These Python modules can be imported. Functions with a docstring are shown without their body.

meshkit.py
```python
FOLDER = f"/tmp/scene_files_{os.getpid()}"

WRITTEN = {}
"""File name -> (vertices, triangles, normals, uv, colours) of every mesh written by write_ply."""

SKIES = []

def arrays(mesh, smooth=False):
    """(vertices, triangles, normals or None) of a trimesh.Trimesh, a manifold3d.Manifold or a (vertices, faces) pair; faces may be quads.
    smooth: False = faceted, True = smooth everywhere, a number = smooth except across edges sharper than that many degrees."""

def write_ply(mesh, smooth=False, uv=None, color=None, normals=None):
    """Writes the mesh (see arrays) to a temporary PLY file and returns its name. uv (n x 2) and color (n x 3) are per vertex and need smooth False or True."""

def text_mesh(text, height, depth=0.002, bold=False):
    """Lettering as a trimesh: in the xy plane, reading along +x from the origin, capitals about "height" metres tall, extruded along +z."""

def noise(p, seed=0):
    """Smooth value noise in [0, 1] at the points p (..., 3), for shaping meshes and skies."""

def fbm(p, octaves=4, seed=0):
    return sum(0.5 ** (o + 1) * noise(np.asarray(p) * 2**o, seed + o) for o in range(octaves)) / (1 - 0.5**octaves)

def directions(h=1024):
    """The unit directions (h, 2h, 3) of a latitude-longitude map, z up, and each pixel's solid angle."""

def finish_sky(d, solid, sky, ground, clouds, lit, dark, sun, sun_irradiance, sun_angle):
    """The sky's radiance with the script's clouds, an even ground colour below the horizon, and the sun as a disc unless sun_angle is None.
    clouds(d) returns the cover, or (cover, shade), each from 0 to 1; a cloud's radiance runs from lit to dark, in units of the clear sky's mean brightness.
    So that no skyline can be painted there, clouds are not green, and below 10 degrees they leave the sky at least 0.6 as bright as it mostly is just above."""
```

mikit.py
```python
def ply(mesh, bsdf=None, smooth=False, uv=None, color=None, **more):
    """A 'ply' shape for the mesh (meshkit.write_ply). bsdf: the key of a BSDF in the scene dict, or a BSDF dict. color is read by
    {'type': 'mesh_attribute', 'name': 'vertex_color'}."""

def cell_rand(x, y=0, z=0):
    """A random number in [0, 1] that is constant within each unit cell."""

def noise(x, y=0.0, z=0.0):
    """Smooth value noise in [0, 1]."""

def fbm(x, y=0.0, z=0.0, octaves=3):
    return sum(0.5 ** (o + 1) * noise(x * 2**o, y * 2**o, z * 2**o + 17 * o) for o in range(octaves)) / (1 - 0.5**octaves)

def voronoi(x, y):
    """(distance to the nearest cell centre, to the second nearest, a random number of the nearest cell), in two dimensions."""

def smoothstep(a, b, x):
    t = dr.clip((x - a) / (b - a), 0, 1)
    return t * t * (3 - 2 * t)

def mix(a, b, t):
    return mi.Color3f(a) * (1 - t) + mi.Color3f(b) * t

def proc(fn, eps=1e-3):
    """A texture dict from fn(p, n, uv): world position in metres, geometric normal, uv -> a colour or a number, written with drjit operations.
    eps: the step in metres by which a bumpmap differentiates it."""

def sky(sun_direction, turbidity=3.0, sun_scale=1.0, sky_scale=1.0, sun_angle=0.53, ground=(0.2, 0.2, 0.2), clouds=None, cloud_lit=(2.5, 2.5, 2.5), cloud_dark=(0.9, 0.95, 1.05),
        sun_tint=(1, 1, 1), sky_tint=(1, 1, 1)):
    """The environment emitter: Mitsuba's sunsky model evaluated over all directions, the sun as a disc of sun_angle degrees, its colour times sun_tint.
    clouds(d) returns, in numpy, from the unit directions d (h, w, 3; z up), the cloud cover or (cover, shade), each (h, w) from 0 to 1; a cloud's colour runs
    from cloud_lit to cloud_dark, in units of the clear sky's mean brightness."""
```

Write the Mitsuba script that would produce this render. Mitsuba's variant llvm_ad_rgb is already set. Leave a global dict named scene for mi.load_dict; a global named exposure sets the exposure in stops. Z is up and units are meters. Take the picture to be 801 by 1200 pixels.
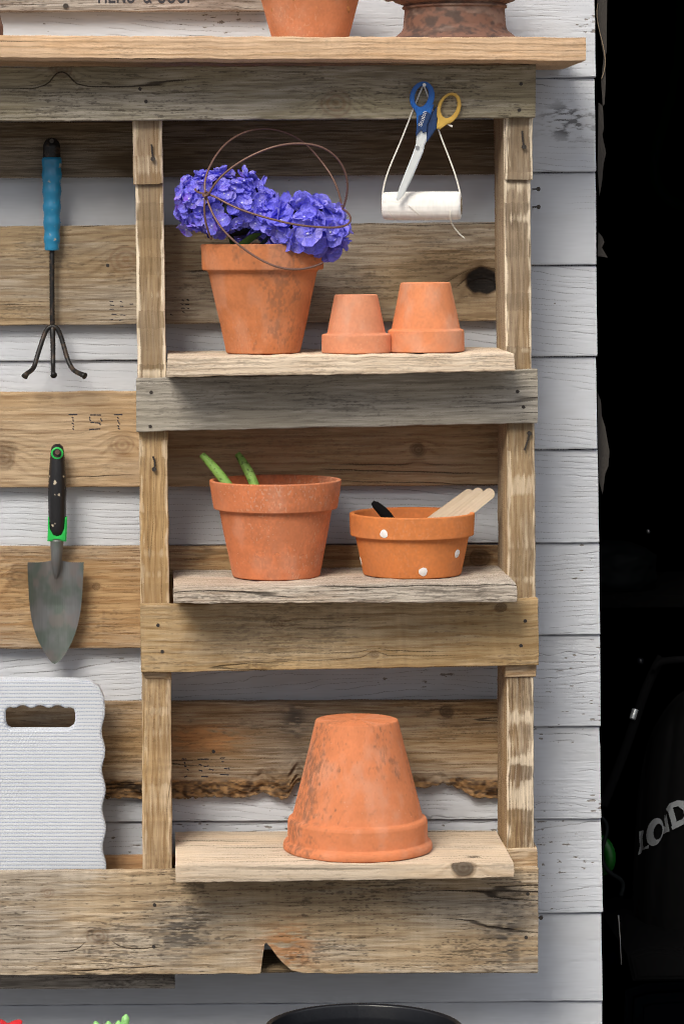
import math, random
import numpy as np, trimesh, drjit as dr, mitsuba as mi, mikit, meshkit
from shapely.geometry import Polygon, LineString, Point
from shapely import affinity
from mikit import noise, fbm, cell_rand, smoothstep, mix, voronoi

T = mi.ScalarTransform4f
rng = random.Random(7)
nrng = np.random.default_rng(7)
scene, labels = {}, {}

# ------------------------------------------------------------------ camera, sky, exposure
F_PX, W_PX, H_PX = 3720.0, 801.0, 1200.0        # focal length and picture size of the measured photograph
CX, CY = 190.0, 260.0                            # the lens is shifted: the optical axis meets the picture here
DIST = 4.65                                      # metres from the lens to the front of the pallet
CAM = np.array([-0.2625, -DIST, 1.625])
ROLL = math.radians(0.5)
scene['camera'] = {
    'type': 'perspective', 'fov_axis': 'x', 'fov': math.degrees(2 * math.atan(W_PX / 2 / F_PX)),
    'principal_point_offset_x': 0.5 - CX / W_PX, 'principal_point_offset_y': 0.5 - CY / H_PX,
    'near_clip': 0.05, 'far_clip': 2000.0,
    'to_world': T().look_at(origin=CAM.tolist(), target=(CAM + [0, 1, 0]).tolist(), up=[math.sin(ROLL), 0, math.cos(ROLL)]),
}
# an overcast sky, three times as bright overhead as at the horizon
scene['daylight'] = mikit.sky([-0.34, -0.72, 0.66], turbidity=3, sun_scale=0.3, sun_angle=26, sun_tint=(0.86, 0.97, 1.16),
                              clouds=lambda d: (np.ones(d.shape[:2]), 1 - np.clip(d[..., 2], 0, 1)), cloud_lit=(1.52, 1.53, 1.60), cloud_dark=(0.51, 0.51, 0.53))
exposure = 3.2


def at(px, py, Y):
    """A measured point of the photograph, at its own distance Y behind the pallet's front, as a point of the world."""
    dx, dy = px - CX, py - CY
    a = dx * math.cos(ROLL) - dy * math.sin(ROLL)
    b = dx * math.sin(ROLL) + dy * math.cos(ROLL)
    k = (DIST + Y) / F_PX
    return np.array([CAM[0] + a * k, Y, CAM[2] - b * k])


def size(px, Y=0.0):
    return px * (DIST + Y) / F_PX


# ------------------------------------------------------------------ entries
def numbered(key):
    if key not in scene and key not in labels:
        return key
    n = 1
    while f'{key}_{n:03d}' in scene or f'{key}_{n:03d}' in labels:
        n += 1
    return f'{key}_{n:03d}'


def put(key, mesh, bsdf, smooth=False, uv=None, **more):
    key = numbered(key)
    scene[key] = mikit.ply(mesh, bsdf, smooth, uv, **more)
    return key


def thing(name, label, cat, group=None, kind=None):
    key = numbered(name)
    labels[key] = {'label': label, 'category': cat}
    if group:
        labels[key]['group'] = group
    if kind:
        labels[key]['kind'] = kind
    return key


def say(key, label, cat, group=None):
    labels[key] = {'label': label, 'category': cat}
    if group:
        labels[key]['group'] = group


# ------------------------------------------------------------------ materials
NP = 28
WOODS, PAINTS, CLAYS = [], [], []


def wood_id(light, dark, grey=0.3, speck=0.4, stain=0.4, saw=0.0, width=0.1, edge=0.0, rings=90, knots=(), crack=0.3, seed=None, bark=9.0, patches=()):
    k = [v for kn in (list(knots) + [(-9, 0, 0.01, 0)] * 3)[:3] for v in kn]
    i = len(WOODS)
    WOODS.append([*light, *dark, grey, speck, stain, saw, width, edge, rings, (i * 7.31 + 3) if seed is None else seed, *k, crack, bark, *[v for pt in (list(patches) + [(-9, 0, 0.01, 0.01, 0)] * 3)[:3] for v in pt]])
    return i


STRIDE = 4.0


def table(rows):
    n = max(len(r) for r in rows)
    t = mi.Float(np.array([r + [0] * (n - len(r)) for r in rows], np.float32).ravel())
    dr.eval(t)
    return t, n


TABLES = {}


def lookup(name, uv):
    t, n = TABLES[name]
    rows = len(t) // n
    i = dr.clip(mi.Int32(dr.floor(uv.x / STRIDE)), 0, rows - 1)
    base = mi.UInt32(i) * n
    return (lambda k: dr.gather(mi.Float, t, base + k)), uv.x - STRIDE * mi.Float(i), uv.y


def tri(g, k):
    return mi.Color3f(g(k), g(k + 1), g(k + 2))


def wood_core(uv):
    g, u, v = lookup('wood', uv)
    s = g(13)
    w = g(10)
    v2 = v + 0.016 * (noise(u * 2.3, v * 7, s) - 0.5) + 0.004 * (noise(u * 13, v * 28, s + 3) - 0.5)
    knot, kdark, swirl = mi.Float(0), mi.Float(0), mi.Float(0)
    wob = 0.35 * (noise(u * 90, v * 90, s) - 0.5)
    for q in range(3):
        ku, kv, kr, kd = (g(14 + 4 * q + j) for j in range(4))
        d = dr.sqrt(dr.square((u - ku) * 0.85) + dr.square(v - kv)) / kr
        v2 += kr * 1.7 * dr.exp(-dr.square(d / 1.7))
        m = smoothstep(1.05, 0.8, d + wob)
        knot = dr.maximum(knot, m * (0.55 + 0.45 * dr.sin(d * 15 + wob * 6)))
        kdark = dr.maximum(kdark, m * kd)
        swirl = dr.maximum(swirl, smoothstep(0.3, 0.05, dr.abs(d + 0.5 * wob - 1.02)) * dr.minimum(1, kd + 0.25) * smoothstep(0.35, 0.6, noise(u * 60 + q, v * 60, s)))
    ring = v2 * g(12) + 0.5 * noise(u * 6, v * 60, s + 1)
    late = 0.5 + 0.5 * dr.sin(6.2832 * ring)
    late = late * late * late
    fib = 0.55 * noise(u * 22, v * 420, s) + 0.45 * noise(u * 55, v * 900, s + 7)
    return g, u, v, s, w, v2, knot, kdark, swirl, late, fib


def wood_marks(g, u, v, s, v2):
    sp = noise(u * 48, v * 640, s + 11) * 0.45 + noise(u * 260, v * 640, s + 12) * 0.35 + noise(u * 120, v * 300, s + 15) * 0.2
    speck = smoothstep(0.53, 0.80, sp + 0.55 * (fbm(u * 10, v * 24, s + 5) - 0.5)) * g(7)
    c = dr.abs(noise(u * 2.2, v2 * 75, s + 9) - 0.5)
    crack = smoothstep(0.022, 0.004, c) * smoothstep(0.55, 0.66, noise(u * 5, v * 24, s + 2)) * dr.minimum(1, g(26) * 1.6)
    return speck, crack


def wood_color(p, n, uv):
    g, u, v, s, w, v2, knot, kdark, swirl, late, fib = wood_core(uv)
    speck, crack = wood_marks(g, u, v, s, v2)
    light, dark = tri(g, 0), tri(g, 3)
    blot = fbm(u * 7, v * 13, s + 4)
    t = 0.42 * late + 1.75 * (0.5 - fib) + 0.32
    col = mix(light, dark, dr.clip(t, 0, 1))
    col = mix(col, dark * 0.62, smoothstep(0.44, 0.68, blot + 0.2 * (fib - 0.5)) * g(8) * 1.25)
    gr = mi.Color3f(0.30, 0.285, 0.255) * (0.15 + 1.6 * fib)
    col = mix(col, gr, dr.minimum(1, g(6) + 0.12) * smoothstep(0.3, 0.66, fbm(u * 4.5 + 9, v * 17, s + 6) + 0.25 * (fib - 0.5)))
    # a faint mill pattern across the grain
    saw = noise(u * 170 + 8 * noise(u * 9, v * 9, s), v * 12, s + 21) * 0.7 + 0.3 * noise(u * 380, v * 30, s)
    col = col * (1 - 0.30 * g(9) * (saw - 0.4))
    # worn pale arrises, with brown mill bands between them
    ed = dr.minimum(v, w - v) / w
    front = smoothstep(-0.001, 0.001, v) * smoothstep(-0.001, 0.001, w - v)
    band = 0.55 * cell_rand(dr.floor(u * 38 + 0.25 * noise(u * 20, v * 300, s)), s) + 0.45 * noise(u * 70, v * 40, s)
    gap = smoothstep(0.62, 0.78, noise(u * 62, v * 9, s + 16) * 0.75 + 0.25 * noise(u * 30, v * 420, s + 17))
    m = (1 - 0.75 * gap) * smoothstep(0.02, 0.16, ed - 0.15 * (band - 0.45) + 0.24 * (noise(u * 45, v * 420, s + 8) - 0.55) + 0.04)
    cream = mi.Color3f(0.66, 0.58, 0.45) * (0.65 + 0.65 * fib)
    brown = col * (0.62 + 0.42 * band)
    col = mix(col, mix(cream, brown, m), g(11) * front)
    for q in range(3):                     # mildew (positive) and fresh reddish wood (negative) that grow in one place
        pu, pv, ru, rv, pa = (g(28 + 5 * q + j) for j in range(5))
        pm = dr.exp(-dr.square((u - pu) / ru) - dr.square((v - pv) / rv)) * smoothstep(0.30, 0.62, 0.6 * fbm(u * 26, v * 110, s + 30) + 0.4 * noise(u * 120, v * 420, s + 31)) * 1.5
        col = mix(col, mi.Color3f(0.045, 0.042, 0.040), dr.clip(pm * pa, 0, 0.85))
        col = mix(col, mi.Color3f(0.36, 0.175, 0.07) * (0.6 + 0.8 * fib), dr.clip(-pm * pa, 0, 0.8))
    bk = smoothstep(0.0, 0.012, v - g(27) + 0.018 * (fbm(u * 30, v * 30, s + 33) - 0.5))
    bt = 0.5 * fbm(u * 55, v * 170, s + 34) + 0.5 * noise(u * 180, v * 420, s + 35)
    col = mix(col, mix((0.045, 0.026, 0.015), (0.27, 0.155, 0.065), smoothstep(0.3, 0.72, bt)), bk * 0.9)
    col = mix(col, mi.Color3f(0.17, 0.085, 0.04), 0.42 * knot)
    col = mix(col, mi.Color3f(0.012, 0.010, 0.009), kdark)
    col = mix(col, mi.Color3f(0.07, 0.04, 0.02), 0.5 * swirl)
    col = mix(col, mi.Color3f(0.035, 0.028, 0.022), 0.8 * speck)
    col = mix(col, mi.Color3f(0.02, 0.014, 0.01), 0.85 * crack)
    col = col * mi.Color3f(1.14, 1.12, 1.12)
    return mi.Color3f(dr.clip(col.x, 0.004, 0.8), dr.clip(col.y, 0.004, 0.8), dr.clip(col.z, 0.004, 0.8))


def wood_height(p, n, uv):
    g, u, v, s, w, v2, knot, kdark, swirl, late, fib = wood_core(uv)
    speck, crack = wood_marks(g, u, v, s, v2)
    return 0.35 * late + 0.75 * fib - 0.7 * speck - 1.3 * crack - 0.8 * kdark - 0.5 * swirl + 0.25 * g(9) * noise(u * 170, v * 12, s + 21)


def paint_core(uv):
    g, u, v = lookup('paint', uv)
    s = g(2)
    v2 = v + g(3) * (u - 1.2) * 0.1 + 0.030 * (noise(u * 3.5, v * 3, s) - 0.5) + 0.004 * (noise(u * 30, v * 40, s) - 0.5) + 0.0012 * (noise(u * 150, v * 90, s) - 0.5)
    f = v2 * 105 + 1.6 * noise(u * 5, v * 55, s + 4)
    fr = dr.abs(f - dr.floor(f) - 0.5)
    where = noise(u * 8, v * 34, s + 5) * 0.6 + 0.4 * noise(u * 26, v * 60, s + 6)
    line = smoothstep(0.060, 0.01, fr + 0.03 * noise(u * 60, v * 60, s + 2)) * smoothstep(1.02 - g(0), 1.14 - g(0), where + 0.35)
    chip = smoothstep(0.83, 0.87, fbm(u * 80, v * 260, s + 8) + 0.34 * (noise(u * 7, v * 18, s + 9) - 0.5) + g(1) * 0.1)
    return g, u, v, s, v2, fr, line, chip


def paint_color(p, n, uv):
    g, u, v, s, v2, fr, line, chip = paint_core(uv)
    col = mi.Color3f(0.515, 0.543, 0.595) * (0.94 + 0.12 * fbm(u * 5, v * 18, s)) * (0.96 + 0.07 * noise(u * 40, v * 500, s))
    dirt = smoothstep(0.5, 0.8, fbm(u * 12, v * 30, s + 3)) * 0.16
    col = mix(col, mi.Color3f(0.30, 0.29, 0.27), dirt)
    col = mix(col, mi.Color3f(0.16, 0.14, 0.12), chip * 0.85)
    # mildew that grows in one place of the wall, below the ledge
    m = dr.exp(-dr.square((p.x - 0.355) / 0.04) - dr.square((p.z - 1.772) / 0.024)) * smoothstep(0.42, 0.62, 0.6 * fbm(u * 90, v * 330, s + 2) + 0.4 * noise(u * 50, v * 120, s)) * smoothstep(0.14, 0.12, dr.abs(p.x - 0.36))
    col = mix(col, mi.Color3f(0.075, 0.075, 0.08), dr.minimum(0.85, 1.5 * m))
    return mix(col, mi.Color3f(0.12, 0.115, 0.125), line * 0.6)


def paint_height(p, n, uv):
    g, u, v, s, v2, fr, line, chip = paint_core(uv)
    return 0.30 * smoothstep(0.0, 0.16, fr) * dr.minimum(1, g(0) + 0.2) - 0.9 * line - 0.5 * chip + 0.55 * noise(u * 20, v * 420, s) + 0.40 * noise(u * 70, v * 800, s)


def clay_id(rgb, bloom=0.3, soot=0.2, fleck=0.3, crust=0.0, side=0.2, spread=9.0):
    CLAYS.append([*rgb, bloom, soot, fleck, crust, len(CLAYS) * 5.7 + 1, side, spread])
    return len(CLAYS) - 1


def clay_core(uv):
    g, u, v = lookup('clay', uv)
    s = g(7)
    bloom = smoothstep(0.45, 0.75, fbm(u * 28, v * 22, s, 4)) * g(3)
    soot = smoothstep(0.50, 0.78, fbm(u * 60, v * 44, s + 5, 4) * 0.6 + 0.4 * noise(u * 300, v * 230, s) + 0.50 * (noise(u * 9, v * 7, s + 3) - 0.5) + 0.10 * (2 * dr.exp(-dr.square((u - g(8)) / g(9))) - 1)) * g(4)
    fleck = smoothstep(0.80, 0.92, noise(u * 420, v * 330, s + 9) * (0.75 + 0.5 * noise(u * 14, v * 14, s + 4))) * g(5)
    crust = smoothstep(0.46, 0.54, fbm(u * 60, v * 60, s + 2) + 5.0 * (v - 0.150)) * g(6)
    return g, u, v, s, bloom, soot, fleck, crust


def clay_color(p, n, uv):
    g, u, v, s, bloom, soot, fleck, crust = clay_core(uv)
    col = tri(g, 0) * (0.80 + 0.36 * fbm(u * 22, v * 40, s + 1, 4)) * (0.93 + 0.14 * noise(u * 300, v * 340, s))
    col = mix(col, mi.Color3f(0.58, 0.34, 0.25), bloom * 0.7)
    col = mix(col, mi.Color3f(0.095, 0.07, 0.055), soot * 0.8)
    col = mix(col, mi.Color3f(0.66, 0.50, 0.38), fleck * 0.75)
    return mix(col, mi.Color3f(0.45, 0.19, 0.075) * (0.5 + noise(u * 300, v * 300, s)), crust)


def clay_height(p, n, uv):
    g, u, v, s, bloom, soot, fleck, crust = clay_core(uv)
    return 0.5 * noise(u * 420, v * 420, s) + 0.4 * noise(u * 6, v * 340, s + 4) + 0.4 * fleck - 0.35 * soot + 1.5 * crust * noise(u * 330, v * 330, s) + 0.5 * fbm(u * 60, v * 90, s)


def pr(color, rough=0.6, metal=0.0, spec=0.5, **k):
    return {'type': 'twosided', 'bsdf': {'type': 'principled', 'base_color': {'type': 'rgb', 'value': list(color)} if not isinstance(color, dict) else color,
                                         'roughness': rough, 'metallic': metal, 'specular': spec, **k}}


def bumped(fn_color, fn_height, depth, rough, eps=6e-4, metal=0.0, spec=0.4):
    return {'type': 'twosided', 'bsdf': {'type': 'bumpmap', 'arbitrary': mikit.proc(fn_height, eps), 'scale': depth,
                                         'bsdf': {'type': 'principled', 'base_color': mikit.proc(fn_color), 'roughness': rough, 'specular': spec, 'metallic': metal}}}


def rust_color(p, n, uv):
    a = fbm(p.x * 55, p.y * 55, p.z * 70, 4)
    b = noise(p.x * 240, p.y * 240, p.z * 200)
    col = mix((0.075, 0.048, 0.04), (0.17, 0.085, 0.06), smoothstep(0.32, 0.62, a + 0.25 * (b - 0.5)))
    return mix(col, (0.30, 0.20, 0.16), 0.55 * smoothstep(0.55, 0.75, fbm(p.x * 30, p.y * 30, p.z * 60 + 5)))


def rust_height(p, n, uv):
    return noise(p.x * 330, p.y * 330, p.z * 330) + 0.6 * noise(p.x * 120, p.y * 120, p.z * 120)


def blue_color(p, n, uv):
    a = fbm(p.x * 130, p.y * 130, p.z * 90, 4)
    col = mi.Color3f(0.012, 0.19, 0.37) * (0.75 + 0.5 * fbm(p.x * 60, p.y * 60, p.z * 40))
    return mix(col, (0.30, 0.33, 0.33), smoothstep(0.66, 0.72, a))


def iron_color(p, n, uv):
    a = fbm(p.x * 120, p.y * 120, p.z * 120)
    return mix((0.012, 0.012, 0.013), (0.055, 0.038, 0.028), smoothstep(0.5, 0.75, a))


def patina_color(p, n, uv):
    a = fbm(p.x * 40, p.y * 20, p.z * 26, 4)
    b = noise(p.x * 700, 0, p.z * 40)
    col = mix((0.165, 0.17, 0.175), (0.11, 0.135, 0.12), smoothstep(0.35, 0.65, a)) * (0.92 + 0.16 * b)
    return mix(col, (0.19, 0.16, 0.155), 0.6 * smoothstep(0.5, 0.7, fbm(p.x * 70 + 3, p.y * 20, p.z * 35)))


def grip_color(p, n, uv):
    a = fbm(p.x * 150, p.y * 150, p.z * 110, 3)
    return mix((0.010, 0.010, 0.012), (0.42, 0.36, 0.28), smoothstep(0.70, 0.74, a))


def moss_color(p, n, uv):
    a = fbm(p.x * 260, p.y * 260, p.z * 200, 3)
    col = mix((0.16, 0.34, 0.05), (0.30, 0.50, 0.13), noise(p.x * 60, p.y * 60, p.z * 60))
    return mix(col, (0.055, 0.075, 0.025), 0.65 * smoothstep(0.54, 0.72, a))


def petal_color(p, n, uv):
    r = dr.clip(uv.x - dr.floor(uv.x), 0, 1)
    k = dr.floor(uv.x)
    a = noise(p.x * 55, p.y * 55, p.z * 55)
    mixx = smoothstep(0.25, 0.75, 0.55 * a + 0.45 * cell_rand(k, dr.floor(p.x * 90), dr.floor(p.z * 90)) + 1.7 * (p.x + 0.36) - 0.02)
    col = mix((0.26, 0.095, 0.66), (0.22, 0.21, 0.84), mixx)
    col = mix(col, (0.42, 0.42, 0.86), 0.5 * smoothstep(0.40, 0.02, r))
    col = mix(col, (0.70, 0.70, 0.85), smoothstep(0.006, 0.002, r))
    col = mix(col, (0.46, 0.42, 0.90), 0.55 * smoothstep(0.62, 0.95, cell_rand(k, dr.floor(p.x * 70), dr.floor(p.z * 70))))
    return col * (0.74 + 0.46 * noise(uv.x * 7, uv.y * 9, k))


def pad_cells(uv):
    a = uv.x / 0.0052
    b = uv.y / 0.0053
    odd = dr.floor(b) - 2 * dr.floor(dr.floor(b) / 2)
    a = a + 0.5 * odd
    fa, fb = a - dr.floor(a) - 0.5, b - dr.floor(b) - 0.5
    return fa, fb


def pad_height(p, n, uv):
    fa, fb = pad_cells(uv)
    return smoothstep(0.5, 0.22, dr.abs(fa)) * 0.5 + smoothstep(0.5, 0.24, dr.abs(fb)) * (0.15 + 0.6 * smoothstep(0.5, 0.28, dr.abs(fa)))


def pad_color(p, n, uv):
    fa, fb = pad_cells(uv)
    groove_shade = smoothstep(0.30, 0.46, dr.abs(fb)) * smoothstep(0.5, 0.3, dr.abs(fa))  # shade of the grooves painted into the foam colour as blue-grey dashes
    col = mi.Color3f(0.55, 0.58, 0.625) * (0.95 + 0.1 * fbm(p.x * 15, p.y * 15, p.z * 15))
    return mix(col, (0.27, 0.33, 0.47), 0.9 * groove_shade)


def cotton_height(p, n, uv):
    f = uv.y * 300 + 1.4 * dr.sin(uv.x * 60)
    h = uv.y * 300 - 1.4 * dr.sin(uv.x * 60 + 1)
    return dr.maximum(0.5 + 0.5 * dr.sin(6.28 * f), 0.5 + 0.5 * dr.sin(6.28 * h)) + 0.3 * noise(uv.x * 200, uv.y * 900)


def stick_color(p, n, uv):
    return mix((0.60, 0.50, 0.38), (0.42, 0.32, 0.22), 0.7 * noise(uv.x * 18, uv.y * 500, 3) * noise(uv.x * 30, uv.y * 900, 8) + 0.2 * fbm(uv.x * 30, uv.y * 60, 2))


def ground_color(p, n, uv):
    a = fbm(p.x * 3, p.y * 3, 1, 4)
    b = noise(p.x * 90, p.y * 90, 2)
    return mix((0.10, 0.095, 0.085), (0.16, 0.15, 0.14), a) * (0.8 + 0.4 * b)


def leaf_color(p, n, uv):
    return mix((0.03, 0.07, 0.02), (0.07, 0.13, 0.035), noise(p.x * 200, p.y * 200, p.z * 200))


scene['wood'] = bumped(wood_color, wood_height, 0.0014, 0.82, 5e-4, spec=0.25)
scene['paint'] = bumped(paint_color, paint_height, 0.0011, 0.62, 5e-4, spec=0.35)
scene['clay'] = bumped(clay_color, clay_height, 0.0005, 0.78, 4e-4, spec=0.3)
scene['rust'] = bumped(rust_color, rust_height, 0.0006, 0.72, 5e-4, spec=0.4)
scene['blue_paint'] = pr(mikit.proc(blue_color), 0.22, clearcoat=0.5)
scene['iron'] = pr(mikit.proc(iron_color), 0.45, 0.3)
scene['patina'] = pr(mikit.proc(patina_color), 0.42, 0.55)
scene['grip'] = pr(mikit.proc(grip_color), 0.33)
scene['moss'] = pr(mikit.proc(moss_color), 0.6)
scene['petal'] = {'type': 'principledthin', 'base_color': mikit.proc(petal_color), 'roughness': 0.55, 'diff_trans': 0.4, 'spec_trans': 0.0}
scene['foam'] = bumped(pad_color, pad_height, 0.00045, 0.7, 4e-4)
scene['cotton'] = bumped(lambda p, n, uv: mi.Color3f(0.87, 0.86, 0.84) * (0.92 + 0.12 * noise(uv.x * 90, uv.y * 400)), cotton_height, 0.0009, 0.85, 4e-4)
scene['stick'] = pr(mikit.proc(stick_color), 0.65)
scene['ground_mat'] = pr(mikit.proc(ground_color), 0.9)
scene['leaf'] = pr(mikit.proc(leaf_color), 0.45)
for name, c, r, m in (('cotton_string', (0.78, 0.76, 0.70), 0.85, 0), ('green_plastic', (0.02, 0.42, 0.075), 0.35, 0), ('hose_green', (0.004, 0.085, 0.008), 0.4, 0),
                      ('scissor_blue', (0.012, 0.12, 0.46), 0.30, 0), ('scissor_navy', (0.010, 0.035, 0.12), 0.4, 0), ('scissor_yellow', (0.62, 0.40, 0.08), 0.4, 0),
                      ('steel', (0.80, 0.84, 0.85), 0.38, 0.6), ('wire', (0.17, 0.095, 0.075), 0.45, 0.3), ('nail_metal', (0.045, 0.038, 0.033), 0.5, 0.4),
                      ('ink', (0.030, 0.028, 0.035), 0.8, 0), ('white_paint', (0.74, 0.74, 0.76), 0.5, 0), ('shaded_inside', (0.004, 0.004, 0.004), 0.95, 0),  # inside surfaces carry the doorway shade in their near-black colour
                      ('black_fabric', (0.0045, 0.0045, 0.0048), 0.9, 0), ('black_plastic', (0.006, 0.007, 0.010), 0.3, 0), ('white_print', (0.34, 0.36, 0.38), 0.7, 0),  # bag fabric darkened further, doorway shade put into its colour
                      ('tar_paper', (0.028, 0.024, 0.021), 0.8, 0), ('flesh_green', (0.22, 0.48, 0.16), 0.4, 0), ('red_petal', (0.50, 0.008, 0.016), 0.5, 0),
                      ('core_green', (0.02, 0.03, 0.03), 0.8, 0), ('dark_blue', (0.003, 0.005, 0.011), 0.8, 0), ('shaded_plastic', (0.006, 0.008, 0.009), 0.6, 0), ('hose_shaded', (0.002, 0.010, 0.004), 0.8, 0), ('matt_black', (0.003, 0.003, 0.0035), 0.9, 0),  # hose and plastic: doorway shade painted into their dark colours
                      ('soil', (0.03, 0.022, 0.016), 0.95, 0), ('roof_felt', (0.06, 0.06, 0.06), 0.9, 0), ('cardboard', (0.25, 0.19, 0.13), 0.8, 0),
                      ('chrome', (0.6, 0.6, 0.6), 0.2, 1.0), ('paint_dot', (0.70, 0.69, 0.68), 0.6, 0)):
    scene[name] = pr(c, r, m, 0.12 if name in ('matt_black', 'hose_shaded', 'shaded_inside', 'black_fabric', 'shaded_plastic', 'dark_blue') else 0.5)


# ------------------------------------------------------------------ mesh helpers
def smooth1(x, seed, freq):
    p = np.stack([x * freq, np.full_like(x, seed * 3.7), np.zeros_like(x)], -1)
    return (meshkit.fbm(p, 3, int(seed)) - 0.5) * 2


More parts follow.
